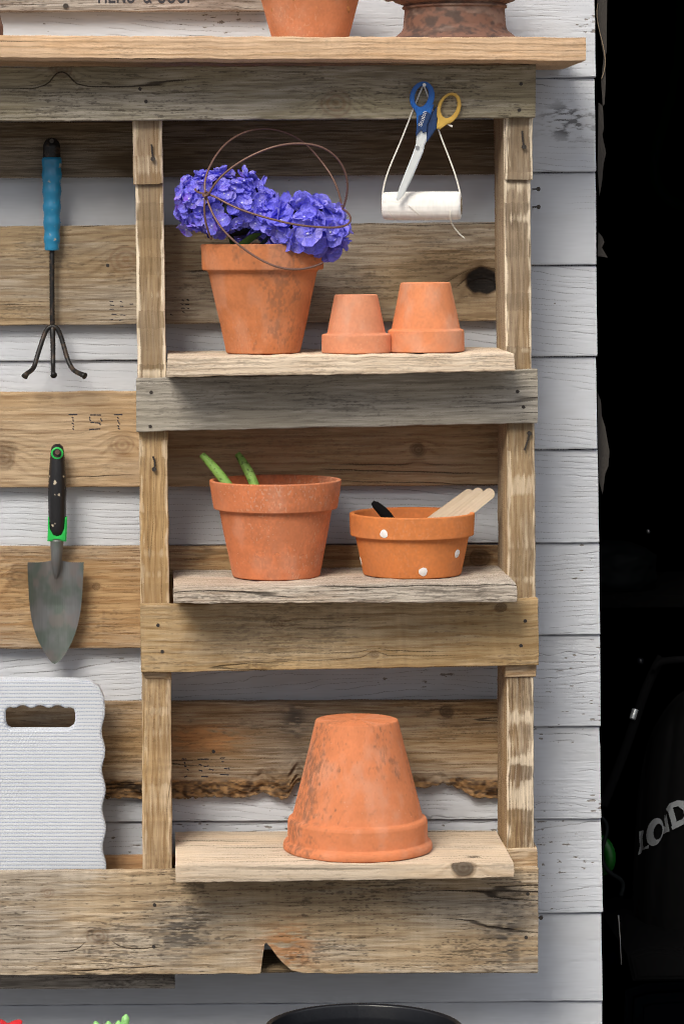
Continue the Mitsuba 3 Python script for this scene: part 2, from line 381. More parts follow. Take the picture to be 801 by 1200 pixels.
def board(key, corners, depth, wid, mat='wood', step=0.008, nv=7, rough=0.0009, chamfer=0.002, lower=None, upper=None, relief=None, width_row=True, ends=0.0012, seed=None):
    """A plank. corners: top left, top right, bottom right, bottom left of its front face; it reaches 'depth' behind that face.
    The grain runs from the left to the right corners. lower/upper(u): how far the lower/upper edge is eaten away; relief(u, v): front face displaced forward."""
    TL, TR, BR, BL = (np.asarray(c, float) for c in corners)
    length = np.linalg.norm((TR + BR) / 2 - (TL + BL) / 2)
    width = np.linalg.norm((TL + TR) / 2 - (BL + BR) / 2)
    out = np.cross((TR - TL) / np.linalg.norm(TR - TL), (BL - TL) / np.linalg.norm(BL - TL))
    out /= np.linalg.norm(out)
    if out[1] < 0 and abs(out[1]) > 0.5:
        out = -out                       # 'out' points into the wall
    sd = wid if seed is None else seed
    if mat == 'wood' and width_row:
        WOODS[wid][10] = width
    n = max(2, int(length / step) + 1)
    s = np.linspace(0, 1, n)
    u = s * length
    top = TL + (TR - TL) * s[:, None]
    bot = BL + (BR - BL) * s[:, None]
    down = (bot - top) / np.linalg.norm(bot - top, axis=1, keepdims=True)
    top = top + down * (rough * smooth1(u, sd + 1, 22) + rough * 0.8 * smooth1(u, sd + 31, 90) + (upper(u) if upper else 0))[:, None]
    bot = bot - down * (rough * smooth1(u, sd + 2, 22) + rough * 0.8 * smooth1(u, sd + 57, 90) + (lower(u) if lower else 0))[:, None]
    wloc = np.linalg.norm(bot - top, axis=1)
    c = chamfer
    fr = [0.0, 0.35 * c, c] + list(np.linspace(c, width - c, nv)[1:-1]) + [width - c, width - 0.35 * c, width]
    dp = [c, 0.35 * c, 0.0] + [0.0] * (nv - 2) + [0.0, 0.35 * c, c]
    rows = [(0.0, depth)] + list(zip(fr, dp)) + [(width, depth)]
    V, UV = [], []
    eaten = upper(u) if upper else np.zeros(n)
    for v, d in rows:
        f = v / width
        pos = top + (bot - top) * f + out * d
        if relief is not None and d < depth:
            pos = pos - out * (relief(u, np.full(n, v)) * (1 if d == 0 else 0.5))[:, None]
        V.append(pos)
        UV.append(np.stack([u + 0.02 + STRIDE * wid, eaten + wloc * f - (depth if (v == 0 and d == depth) else 0) + (depth if (v == width and d == depth) else 0)], -1))
    m = len(rows)
    jitter = ends * (meshkit.noise(np.stack([np.arange(m) * 1.7, np.full(m, sd * 2.1), np.zeros(m)], -1), 5) - 0.5) * 2
    along = (TR - TL) / np.linalg.norm(TR - TL)
    V = np.array(V)
    V[:, 0] += jitter[:, None] * along
    V[:, -1] += jitter[::-1, None] * along
    idx = np.arange(m * n).reshape(m, n)
    q = np.stack([idx[:-1, :-1], idx[1:, :-1], idx[1:, 1:], idx[:-1, 1:]], -1).reshape(-1, 4)
    P, UVs = [V.reshape(-1, 3)], [np.array(UV).reshape(-1, 2)]
    Fs = [np.vstack([q[:, [0, 1, 2]], q[:, [0, 2, 3]]])]
    at_ = m * n
    for e, flip in ((0, False), (-1, True)):               # ends
        ring = V[:, e]
        P.append(ring)
        uu = np.array(UV)[:, e].copy()
        uu[:, 0] += np.array([r[1] for r in rows]) * 0.08
        UVs.append(uu)
        tri_ = []
        a, b = 0, m - 1
        while b - a > 1:
            tri_.append([a, a + 1, b] if flip else [a, b, a + 1])
            if b - a > 2:
                tri_.append([a + 1, b - 1, b] if flip else [a + 1, b, b - 1])
            a, b = a + 1, b - 1
        Fs.append(np.array(tri_) + at_)
        at_ += m
    P.append(np.vstack([V[0], V[-1]]))
    UVs.append(np.vstack([np.stack([u + 0.02 + STRIDE * wid, np.full(n, y)], -1) for y in (0.0, width)]))
    i = np.arange(n - 1)
    Fs.append(np.vstack([np.stack([i, i + n + 1, i + 1], 1), np.stack([i, i + n, i + n + 1], 1)]) + at_)
    return put(key, (np.vstack(P), np.vstack(Fs)), mat, True, np.vstack(UVs))


def px_board(key, tl, tr, br, bl, Y, depth, wid, **k):
    return board(key, [at(*tl, Y), at(*tr, Y), at(*br, Y), at(*bl, Y)], depth, wid, **k)


def px_post(key, tl, tr, br, bl, Y, depth, wid, **k):
    """A board whose grain runs from the top to the bottom."""
    return board(key, [at(*tr, Y), at(*br, Y), at(*bl, Y), at(*tl, Y)], depth, wid, **k)


def tube(points, radius, sides=10, closed=False, fine=4):
    """A bent round bar along a smooth line through the points; radius: a number or one per point."""
    pts = np.asarray(points, float)
    rad = np.broadcast_to(np.asarray(radius, float), (len(pts),))
    if fine > 1 and len(pts) > 2:
        from scipy.interpolate import CubicSpline, PchipInterpolator
        d = np.r_[0, np.cumsum(np.linalg.norm(np.diff(pts, axis=0), axis=1))]
        q = np.linspace(0, d[-1], (len(pts) - 1) * fine + 1)
        rad = PchipInterpolator(d, rad)(q)
        pts = CubicSpline(d, pts)(q)
    n = len(pts)
    t = np.gradient(pts, axis=0)
    t /= np.linalg.norm(t, axis=1, keepdims=True)
    ref = np.array([0, 1, 0.0]) if abs(t[0][1]) < 0.9 else np.array([1.0, 0, 0])
    a = np.arange(sides) * 2 * np.pi / sides
    V = []
    nrm = np.cross(t[0], ref)
    for i in range(n):
        nrm = nrm - t[i] * (nrm @ t[i])
        nrm /= np.linalg.norm(nrm)
        b = np.cross(t[i], nrm)
        V.append(pts[i] + rad[i] * (np.cos(a)[:, None] * nrm + np.sin(a)[:, None] * b))
    V = np.vstack(V + [pts[:1], pts[-1:]])
    F = []
    for i in range(n - 1):
        for j in range(sides):
            k = (j + 1) % sides
            F += [[i * sides + j, (i + 1) * sides + k, (i + 1) * sides + j], [i * sides + j, i * sides + k, (i + 1) * sides + k]]
    for j in range(sides):
        k = (j + 1) % sides
        F += [[n * sides, k, j], [n * sides + 1, (n - 1) * sides + j, (n - 1) * sides + k]]
    m = trimesh.Trimesh(V, np.array(F), process=False)
    m.fix_normals()
    return m


def lathe(profile, centre, cid=0, seg=80, axis=None, round_=0.0015, closed=True, wob=0.0):
    """Revolves (r, z) about the upright axis through centre. Returns (mesh, uv)."""
    pr_ = [np.array(p, float) for p in profile]
    pts = []
    m = len(pr_)
    for i, p in enumerate(pr_):
        a, b = pr_[i - 1] if (i or closed) else p, pr_[(i + 1) % m] if (i < m - 1 or closed) else p
        la, lb = np.linalg.norm(a - p), np.linalg.norm(b - p)
        if p[0] < 1e-6 or la < 1e-6 or lb < 1e-6:
            pts.append(p)
            continue
        c = min(round_, 0.3 * la, 0.3 * lb)
        A, B = p + (a - p) / la * c, p + (b - p) / lb * c
        pts += [A, 0.25 * A + 0.5 * p + 0.25 * B, B]
    if closed:
        pts.append(pts[0])
    # extra stations on the long runs
    fine = [pts[0]]
    for p in pts[1:]:
        k = max(1, int(np.linalg.norm(p - fine[-1]) / 0.012))
        q = fine[-1]
        fine += [q + (p - q) * (j + 1) / k for j in range(k)]
    pts = np.array(fine)
    arc = np.r_[0, np.cumsum(np.linalg.norm(np.diff(pts, axis=0), axis=1))]
    th = np.linspace(0, 2 * np.pi, seg + 1) + np.pi / 2      # seam at the back
    R, TH = np.meshgrid(pts[:, 0], th, indexing='ij')
    Z = np.repeat(pts[:, 1][:, None], seg + 1, 1)
    if wob:
        q = np.stack([np.cos(TH) * 1.5 + cid * 3, np.sin(TH) * 1.5, Z * 22], -1)
        R = R * (1 + 0) + wob * (meshkit.fbm(q, 3, 3) - 0.5) * 2 * (R > 1e-4)
    V = np.stack([R * np.cos(TH), R * np.sin(TH), Z], -1).reshape(-1, 3) + np.asarray(centre)
    rr = max(p[0] for p in pts)
    UV = np.stack([np.repeat((th[None] - np.pi / 2) * rr, len(pts), 0) + 0.02 + STRIDE * cid, np.repeat(arc[:, None], seg + 1, 1)], -1).reshape(-1, 2)
    n, k = len(pts), seg + 1
    i = np.arange(n * k).reshape(n, k)
    q = np.stack([i[:-1, :-1], i[:-1, 1:], i[1:, 1:], i[1:, :-1]], -1).reshape(-1, 4)
    F = np.vstack([q[:, [0, 1, 2]], q[:, [0, 2, 3]]])
    tris = V[F]
    area = np.linalg.norm(np.cross(tris[:, 1] - tris[:, 0], tris[:, 2] - tris[:, 0]), axis=1)
    F = F[area > 1e-12]
    return (V, F), UV


def aim(mesh, a, b):
    """Moves a mesh built along +z from the origin so that it runs from a towards b."""
    v, f = mesh
    z = np.asarray(b, float) - np.asarray(a, float)
    z /= np.linalg.norm(z)
    x = np.cross([0, 1, 0.001], z)
    x /= np.linalg.norm(x)
    M = np.stack([x, np.cross(z, x), z], 1)
    return (np.asarray(v) @ M.T + np.asarray(a), f)


def slab(poly, depth, bevel=0.0006):
    """Extrudes an outline of the x-z plane along y, with bevelled edges; returns a mesh whose front lies at y = 0."""
    parts = []
    for p in getattr(poly, 'geoms', [poly]):
        m = trimesh.creation.extrude_polygon(p, depth, engine='earcut')
        parts.append(m)
    m = trimesh.util.concatenate(parts)
    v = np.array(m.vertices)
    m = trimesh.Trimesh(np.stack([v[:, 0], v[:, 2], v[:, 1]], -1), m.faces[:, ::-1], process=False)
    return m


def px_poly(points, Y):
    return Polygon([at(x, y, Y)[[0, 2]] for x, y in points])


def bevelled(poly, Y, depth, bevel):
    """An outline standing at distance Y (front), 'depth' thick, its front edge bevelled."""
    import manifold3d as m3
    def cs(p):
        rings = [np.array(p.exterior.coords)[:-1]] + [np.array(r.coords)[:-1] for r in p.interiors]
        return m3.CrossSection([r.tolist() for r in rings], m3.FillRule.EvenOdd)
    c = cs(poly)
    a = m3.Manifold.extrude(c, depth - bevel)
    b = m3.Manifold.extrude(c.offset(-bevel * 0.45, m3.JoinType.Round), depth - bevel * 0.3)
    d = m3.Manifold.extrude(c.offset(-bevel, m3.JoinType.Round), depth)
    m = (a + b + d).to_mesh()
    v = np.array(m.vert_properties[:, :3], float)
    v = np.stack([v[:, 0], Y + depth - v[:, 2], v[:, 1]], -1)
    return trimesh.Trimesh(v, np.array(m.tri_verts), process=False)


def ellipse(cx, cy, rx, ry, deg, n=40):
    a = np.arange(n) * 2 * np.pi / n
    x, y = rx * np.cos(a), ry * np.sin(a)
    c, s = math.cos(math.radians(deg)), math.sin(math.radians(deg))
    return [(cx + i * c - j * s, cy + i * s + j * c) for i, j in zip(x, y)]


def box(x0, x1, y0, y1, z0, z1):
    m = trimesh.creation.box((x1 - x0, y1 - y0, z1 - z0))
    m.apply_translation(((x0 + x1) / 2, (y0 + y1) / 2, (z0 + z1) / 2))
    return m


def nail_head(px, py, Y, r=0.0028, out=0.0012):
    m = trimesh.creation.cylinder(r, out * 2, sections=12)
    m.apply_transform(trimesh.transformations.rotation_matrix(math.pi / 2, [1, 0, 0]))
    m.apply_translation(at(px, py, Y))
    return m


# ------------------------------------------------------------------ ground and shed
g0 = trimesh.creation.box((900, 900, 0.2))
g0.apply_translation((0, 0, -0.1))
put('ground', g0, 'ground_mat')
labels['ground'] = {'label': 'grey concrete yard in front of the shed', 'category': 'ground', 'kind': 'structure'}

YW = 0.150                                     # front of the siding
shed = thing('garden_shed', 'pale lavender grey shed wall of horizontal painted boards with a dark open doorway', 'shed')
row_y = [-242, -132, -20, 90.5, 201.5, 310.5, 418, 527, 636.5, 744.5, 852, 960.5, 1071, 1174.5, 1282, 1390, 1498, 1606]   # joints, measured at x = 660
ends = [697, 697, 697, 697, 698, 699, 699, 700.5, 702.5, 703, 703, 705, 705, 706, 706, 707, 707]
XL = -1.3
for k in range(len(row_y) - 1):
    e = ends[min(k, len(ends) - 1)]
    zt, zb = at(e, row_y[k] + 0.5, YW), at(e, row_y[k + 1] - 0.5, YW)
    xr = at(e, row_y[k] + 50, YW)[0]
    tilt = 0.0035 * (rng.random() - 0.5)
    c = [(XL, YW + 0.007, zt[2] + 0.002 + tilt), (xr, YW + 0.007, zt[2]), (xr, YW, zb[2]), (XL, YW, zb[2] + 0.002 + tilt)]
    old = k not in (12, 13, 14, 15, 16)
    crk = {3: 0.20, 4: 0.08, 5: 0.30, 6: 0.30, 7: 0.48, 8: 0.40, 9: 0.38, 10: 0.24, 11: 0.28}.get(k, 0.2)
    PAINTS.append([crk if old else -0.4, {4: 0.2}.get(k, 0.0) if old else -1.0, k * 9.1, rng.choice([-1, 1]) * (0.3 + 0.5 * rng.random())])
    board(f'{shed}__siding_board', c, 0.016, len(PAINTS) - 1, mat='paint', step=0.012, nv=6, rough=0.0007, chamfer=0.0022, seed=k + 40, ends=0.0012)
zt = at(700, row_y[0], YW)[2]
XE = at(703, 700, YW)[0]
put(f'{shed}__wall', box(XL, XE - 0.012, YW + 0.026, YW + 0.12, 0.0, 2.60), 'shaded_inside')
put(f'{shed}__interior_wall', box(XE - 0.11, XE - 0.013, YW + 0.125, 5.2, 0.0, 2.60), 'shaded_inside')
put(f'{shed}__back_wall', box(XE - 0.11, 3.2, 5.2, 5.3, 0.0, 2.60), 'shaded_inside')
put(f'{shed}__far_wall', box(3.2, 3.3, YW, 5.3, 0.0, 2.60), 'shaded_inside')
put(f'{shed}__door_header', box(XE - 0.005, 3.2, YW + 0.03, YW + 0.14, 1.99, 2.60), 'shaded_inside')  # set low, just out of view, so less light enters the interior
put(f'{shed}__light_block_wall', box(0.85, 3.2, YW + 0.03, YW + 0.14, 0.0, 1.985), 'shaded_inside')  # unseen wall added to keep light out of the interior
put(f'{shed}__floor_slab', box(XE - 0.01, 3.19, YW + 0.03, 5.19, 0.0, 0.02), 'shaded_inside')
put(f'{shed}__roof', box(XL - 0.1, 3.45, 0.08, 5.5, 2.61, 2.72), 'roof_felt')
put(f'{shed}__inner_shelf', box(XE - 0.012, XE + 0.35, 1.1, 1.5, at(720, 692, 1.2)[2] - 0.02, at(720, 692, 1.2)[2]), 'shaded_inside')
put(f'{shed}__glint_ball', trimesh.creation.icosphere(2, 0.004).apply_translation(at(759, 623, 1.0)), 'chrome', True)  # chrome ball added only to give a small glint in the doorway
# torn building paper that hangs out behind the board ends
for q, pts in enumerate(([(699, -8), (711, -8), (710.5, 60), (708.5, 67), (709.5, 95), (708, 122), (706, 124), (704, 96), (707, 66), (702, 38), (700, 20)],
                         [(701, 120), (706, 124), (707.5, 150), (705.5, 158), (710, 179), (707, 192), (705, 214), (702, 230), (700, 200)],
                         [(701, 272), (706, 278), (708, 284), (705, 290), (712, 302), (700, 300)],
                         [(700, 460), (704, 470), (705, 488), (709, 500), (714, 529), (713, 546), (709, 556), (706, 580), (701, 560)])):
    put(f'{shed}__building_paper', bevelled(px_poly(pts, 0.172), 0.172 + 0.001 * q, 0.0012, 0.0003), 'tar_paper')
put(f'{shed}__building_paper', tube([at(x, y, 0.169) for x, y in [(700, 4), (702, 36), (708.5, 66), (704.5, 92)]], 0.0006, 6), 'cardboard')
# two screws and a nail that stick out of the wall
for x, y in ((629, 221.5), (629, 242.5), (632, 1076)):
    a, b = at(x - 5, y, YW + 0.004), at(x + 1, y, YW - 0.012)
    m = trimesh.util.concatenate([tube([a, b], 0.0012, 8), tube([b, b + (b - a) * 0.08, b + (b - a) * 0.12], [0.0012, 0.0034, 0.0034], 10, fine=1)])
    put(f'{shed}__screw', m, 'nail_metal', 35)

# ------------------------------------------------------------------ the pallet
TAN = ((0.42, 0.30, 0.175), (0.21, 0.135, 0.07))
rack = thing('pallet_rack', 'weathered wooden pallet fixed upright to the wall as a tool rack with four shelves', 'pallet')
YB, TB = 0.130, 0.0185                        # front of the back slats


def dents(rows):
    return lambda u, v: -sum(dd * np.exp(-(((u - a) / ra) ** 2 + ((v - b) / rb) ** 2) ** 2) for a, b, ra, rb, dd in rows)


L0 = -330                                     # the back slats run on past the left edge of the picture


def along(px):
    return size(px - L0, YB) + 0.02


sA = px_board(f'{rack}__back_slat', (L0, 145), (600, 140), (600, 204), (L0, 211), YB, TB,
              wood_id((0.17, 0.125, 0.075), (0.085, 0.06, 0.035), 0.15, 0.2, 0.3, rings=70, knots=[(along(480), 0.03, 0.012, 0.2)]))
sB = px_board(f'{rack}__back_slat', (L0, 268), (600, 260), (600, 376), (L0, 385), YB, TB,
              wood_id((0.36, 0.275, 0.17), (0.20, 0.14, 0.08), 0.45, 0.55, 0.25, saw=0.5, rings=62, crack=0.7,
                      knots=[(along(566), 0.088, 0.0235, 1.0), (along(147), 0.052, 0.021, 0.12), (along(350), 0.06, 0.013, 0.2)]),
              relief=dents([(along(566) - 0.02, 0.088, 0.023, 0.017, 0.009)]), step=0.006, nv=16)
sC = px_board(f'{rack}__back_slat', (L0, 462), (600, 456), (600, 569), (L0, 573), YB, TB,
              wood_id((0.46, 0.335, 0.195), (0.27, 0.17, 0.085), 0.12, 0.35, 0.2, rings=70, crack=0.5,
                      knots=[(along(3), 0.098, 0.019, 0.35), (along(143), 0.08, 0.016, 0.1), (along(490), 0.09, 0.010, 0.4)]))
sD = px_board(f'{rack}__back_slat', (L0, 642), (600, 640), (600, 757), (L0, 763), YB, TB,
              wood_id((0.40, 0.27, 0.14), (0.235, 0.135, 0.06), 0.2, 0.4, 0.35, rings=60,
                      knots=[(along(24), 0.045, 0.020, 0.25), (along(113), 0.06, 0.005, 0.3), (along(562), 0.018, 0.014, 0.4)]))


def waney(u):
    x = (u - 0.02) / size(1, YB) + L0
    prof = np.interp(x, [-330, 60, 120, 165, 202, 240, 262, 290, 305, 314, 322, 330, 337, 346, 352, 372, 400, 440, 486, 500, 515, 530, 545, 565, 585, 600],
                     [938, 936, 936, 938, 937, 935, 938, 931, 933, 937, 936, 921, 919, 934, 938, 932, 928, 927, 924, 919, 923, 931, 936, 937, 939, 939])
    return size(940 - prof, YB) + 0.002 * smooth1(u, 77, 60) + 0.0032 * smooth1(u, 78, 210)


def bark(u, v):
    x = (u - 0.02) / size(1, YB) + L0
    edge = np.interp(x, [-330, 200, 260, 310, 350, 480, 500, 560, 600], [0.030, 0.032, 0.036, 0.062, 0.055, 0.03, 0.022, 0.026, 0.03])
    d = np.clip((v - (0.145 - edge)) / edge, 0, 1)
    r = meshkit.fbm(np.stack([u * 60, v * 110, u * 0 + 2], -1), 4, 9) - 0.5
    r2 = meshkit.noise(np.stack([u * 160, v * 260, u * 0 + 7], -1), 4) - 0.5
    return -0.008 * d ** 2 + 0.022 * d * r + 0.006 * d * r2


sE = px_board(f'{rack}__back_slat', (L0, 825), (600, 822), (600, 940), (L0, 940), YB, TB,
              wood_id((0.34, 0.235, 0.125), (0.17, 0.105, 0.05), 0.35, 0.45, 0.4, rings=55, crack=0.6,
                      knots=[(along(523), 0.015, 0.009, 0.5)], bark=0.112, patches=[(along(240), 0.055, 0.05, 0.018, -1.0), (along(345), 0.03, 0.02, 0.03, 0.6), (along(390), 0.09, 0.05, 0.03, 0.5)]),
              lower=waney, relief=bark, step=0.0025, nv=46)
sF = px_board(f'{rack}__back_slat', (L0, 1007), (600, 1003), (600, 1090), (L0, 1090), YB, TB, wood_id((0.46, 0.28, 0.14), (0.30, 0.16, 0.07), 0.1, 0.2, 0.2))
px_board(f'{rack}__cleat', (L0, 1149), (205, 1147), (205, 1159), (L0, 1162), 0.030, 0.100, wood_id((0.33, 0.28, 0.22), (0.10, 0.075, 0.06), 0.5, 0.9, 0.4, rings=160, crack=0.9))

px_board(f'{rack}__hidden_shade_panel', (207, 1136.5), (588, 1134), (588, 1139), (207, 1141.5), 0.004, YB - 0.008, wood_id((0.2, 0.15, 0.09), (0.1, 0.07, 0.04)))  # hidden panel added to close the cavity so the broken notch looks dark
# posts (stringers)
pl = wood_id((0.36, 0.26, 0.145), (0.19, 0.125, 0.065), 0.15, 0.25, 0.25, saw=0.6, edge=0.95, rings=110)
px_post(f'{rack}__post', (157, 130), (190, 130), (195, 470), (161.5, 470), 0.0, YB - 0.001, pl)
pl2 = wood_id((0.40, 0.27, 0.13), (0.25, 0.155, 0.07), 0.05, 0.3, 0.2, saw=0.3, edge=0.35, rings=110)
px_post(f'{rack}__post', (161.8, 471), (196, 471), (199, 745), (165, 745), 0.001, YB - 0.002, pl2)
pl3 = wood_id((0.39, 0.265, 0.13), (0.25, 0.155, 0.07), 0.08, 0.3, 0.15, saw=0.8, edge=0.25, rings=110)
px_post(f'{rack}__post', (166, 746), (200.5, 746), (202, 1080), (167, 1080), 0.0005, YB - 0.002, pl3)
pr1 = wood_id((0.35, 0.25, 0.14), (0.18, 0.115, 0.06), 0.2, 0.3, 0.25, saw=0.6, edge=1.0, rings=110)
px_post(f'{rack}__post', (589, 130), (621, 130), (623, 462), (593, 462), 0.0, YB - 0.001, pr1)
pr2 = wood_id((0.36, 0.265, 0.155), (0.21, 0.14, 0.075), 0.2, 0.3, 0.2, saw=0.3, edge=0.5, rings=110)
px_post(f'{rack}__post', (593.5, 463), (626, 463), (627.5, 740), (594, 740), 0.001, YB - 0.002, pr2)
pr3 = wood_id((0.33, 0.235, 0.125), (0.17, 0.105, 0.055), 0.25, 0.3, 0.3, saw=0.6, edge=0.72, rings=110)
px_post(f'{rack}__post', (593.5, 741), (625, 741), (625.5, 1080), (593.5, 1080), 0.0005, YB - 0.002, pr3)
# short blocks
bk = wood_id((0.30, 0.205, 0.11), (0.19, 0.12, 0.06), 0.15, 0.25, 0.2, saw=0.3, edge=0.5, rings=130)
px_post(f'{rack}__block', (155, 138), (189.5, 138), (191, 215), (156, 216), -0.007, 0.04, bk)
bk2 = wood_id((0.30, 0.23, 0.155), (0.19, 0.14, 0.09), 0.3, 0.25, 0.2, saw=0.2, edge=1.0, rings=130)
px_post(f'{rack}__block', (592, 136), (624, 136), (624, 210.5), (591.5, 210), -0.007, 0.04, bk2)
bk3 = wood_id((0.42, 0.29, 0.15), (0.28, 0.17, 0.08), 0.1, 0.3, 0.2, saw=0.5, edge=0.3, rings=130)
px_board(f'{rack}__block', (169, 782), (200, 782), (199, 797), (170, 796), -0.003, 0.05, bk3)
px_board(f'{rack}__block', (592, 776), (628, 775), (627, 794), (592, 795), -0.004, 0.05, bk3)
px_board(f'{rack}__block', (592, 995), (629, 994), (629, 1030), (592, 1030), -0.003, 0.05, bk3)

# front slats
YF, TF = -0.018, 0.0178
f1 = px_board(f'{rack}__front_slat', (L0, 80), (627, 75.5), (626.5, 138), (L0, 144), YF - 0.007, TF,
              wood_id((0.33, 0.295, 0.205), (0.165, 0.145, 0.095), 0.55, 0.75, 0.3, rings=95, crack=0.8, knots=[(0.52, 0.004, 0.014, 0.3), (0.92, 0.055, 0.02, 0.1)]), step=0.005, rough=0.0012)
f2 = px_board(f'{rack}__front_slat', (160, 444), (629.5, 433), (629.5, 496), (160, 506.5), YF, TF,
              wood_id((0.34, 0.315, 0.26), (0.17, 0.155, 0.125), 0.6, 0.6, 0.3, rings=85, crack=0.4), step=0.005)
f3 = px_board(f'{rack}__front_slat', (164.5, 709), (630, 702), (630.5, 780), (165.5, 789), YF, TF,
              wood_id((0.46, 0.335, 0.18), (0.27, 0.175, 0.08), 0.15, 0.45, 0.3, saw=0.6, rings=60, crack=0.5,
                      knots=[(0.36, 0.078, 0.006, 0.3), (0.545, 0.012, 0.007, 0.4), (0.22, 0.03, 0.01, 0.05)]), step=0.005)


def notch(u):
    x = u / size(1, YF) + L0
    return size(1, YF) * np.interp(x, [306.5, 308.5, 312, 317, 322, 330, 341, 353, 356], [0, 33, 37, 31, 24, 14, 4, 0.5, 0]) + 0.0012 * smooth1(u, 91, 40)


f4 = px_board(f'{rack}__front_slat', (L0, 1026), (630, 1018), (629.5, 1141), (L0, 1145.5), YF, 0.020,
              wood_id((0.44, 0.345, 0.225), (0.245, 0.175, 0.105), 0.45, 0.75, 0.35, saw=0.7, rings=58, crack=0.9,
                      knots=[(size(113 - L0) + 0.02, 0.094, 0.014, 0.3), (size(345 - L0) + 0.02, 0.125, 0.016, 0.02), (size(70 - L0), 0.03, 0.008, 0.1)],
              patches=[(size(228 - L0), 0.09, 0.05, 0.045, 0.62), (size(606 - L0), 0.10, 0.03, 0.06, 0.6), (size(350 - L0), 0.115, 0.035, 0.035, -0.8)]),
              lower=notch, step=0.0028, nv=10)

# shelves: the front edge is measured, each reaches back to the wall
YS = -0.105
SHELF = {}


def shelf(n, tl, tr, br, bl, Y, depth, wid, **k):
    SHELF[n] = (at(*tl, Y), at(*tr, Y), Y)
    return px_board(f'{rack}__shelf', tl, tr, br, bl, Y, depth, wid, nv=5, rough=0.0013, chamfer=0.0018, **k)


s0 = shelf(0, (L0, 40), (686, 44), (686, 71.5), (L0, 66), -0.115, 0.26, wood_id((0.60, 0.425, 0.27), (0.42, 0.265, 0.145), 0.08, 0.3, 0.15, saw=0.5, rings=110, knots=[], crack=0.5), step=0.006)
s1 = shelf(1, (196, 419.5), (602, 414.5), (603, 435.5), (195, 442), YS, -YS + YB - 0.001, wood_id((0.60, 0.51, 0.40), (0.42, 0.335, 0.245), 0.22, 0.35, 0.25, rings=120), step=0.006)
s2 = shelf(2, (203, 690), (604.5, 683.5), (605, 706.5), (203.5, 707.5), YS, -YS + YB - 0.001, wood_id((0.50, 0.42, 0.335), (0.27, 0.21, 0.16), 0.5, 0.55, 0.2, rings=150, crack=0.6), step=0.006)
s3 = shelf(3, (205.5, 1014), (601.5, 1012.5), (602, 1029.5), (206, 1035.5), YS - 0.012, -YS + 0.012 + YB - 0.001,
           wood_id((0.57, 0.475, 0.36), (0.40, 0.31, 0.215), 0.2, 0.35, 0.2, rings=60, crack=0.5, knots=[(0.43, 0.006, 0.014, 0.75), (0.45, -0.045, 0.008, 0.6)]), step=0.006)
labels[s0] = {'label': 'long fresh tan plank across the top of the pallet'}
labels[sE] = {'label': 'brown back slat with a ragged bark edge below'}
labels[f4] = {'label': 'wide mottled bottom slat with a broken notch in its lower edge'}

# nails, screws and holes in the pallet
for par, Y, spots in ((f1, YF - 0.007, [(164, 104), (171, 119), (610, 98), (608, 129)]), (f2, YF, [(177, 460), (176, 500), (606, 459), (613, 477)]),
                      (f3, YF, [(185, 733), (190, 764), (615, 728), (610, 757)]), (f4, YF, [(181, 1061), (180, 1110), (618, 1048), (616, 1099)]),
                      (sB, YB, [(126, 311)]), (sE, YB, [(250, 881)]), (sA, YB, [])):
    for x, y in spots:
        put(f'{par}__nail', nail_head(x, y, Y, 0.0026, 0.001), 'nail_metal', 40)
for pts, Y in (([(177.5, 169), (178, 176), (179, 186)], -0.012), ([(611.5, 153), (612, 162), (613.5, 172)], -0.012), ([(179, 535), (181, 541), (180.5, 550)], -0.004), ([(614, 528), (618, 516), (620, 508)], -0.004)):
    a = [at(x, y, Y) for x, y in pts]
    m = trimesh.util.concatenate([tube(a, 0.0014, 8), tube([a[-1] + [0, 0.002, 0], a[-1] - [0, 0.003, 0]], 0.0034, 10, fine=1)])
    put(f'{rack}__bent_nail', m, 'nail_metal', 40)
# ink stamps on the wood
def dashes(segs, Y, w=1.5):
    out = []
    for x0, y0, x1, y1 in segs:
        out.append(LineString([at(x0, y0, Y)[[0, 2]], at(x1, y1, Y)[[0, 2]]]).buffer(size(w) / 2, cap_style=1, quad_segs=3))
    return trimesh.util.concatenate([bevelled(p, Y - 0.0003, 0.0008, 0.0001) for p in out])


st = put(f'{sC}__stamp', dashes([(81, 486, 90, 486), (84.5, 489, 85.5, 490), (85.5, 492, 86, 493.5), (84.5, 496, 86, 497), (86, 500, 86, 500.6), (85.5, 502.5, 86, 503.5),
                            (106, 486.5, 118, 486.5), (105, 489, 105.5, 490.5), (105, 492, 106, 493), (106.5, 495, 110, 495.2), (112, 495.6, 117, 496), (118, 491, 119.5, 493.5), (116.5, 496, 117.5, 498), (105, 503.5, 117, 502.8),
                            (134, 486.2, 143, 486), (137.5, 489, 138.5, 490.5), (138, 493, 138.5, 494), (139, 495.5, 140, 497), (138, 499, 139, 500), (138.5, 502, 140, 503)], YB), 'ink')
labels[st] = {'kind': 'stuff'}
st = put(f'{sB}__stamp', dashes([(129, 353.5, 132, 353.5), (129, 357.5, 133, 358), (129, 362.5, 133, 362.5), (131, 368.5, 136, 368.5), (141, 353.5, 143, 354), (141, 359, 144, 359), (141, 369, 147, 369.5), (129, 375, 132, 374.5), (140, 375.5, 143, 375), (152, 356.5, 156, 356.5),
                            (213, 351.5, 215, 352.5), (219, 351, 221, 352), (212, 356, 214, 357), (217, 356.5, 221, 357), (212.5, 361, 216, 361.5), (219.5, 361, 221, 362), (214, 365.5, 216, 366), (200, 368.5, 202, 369.5)], YB, 1.2), 'ink')
labels[st] = {'kind': 'stuff'}
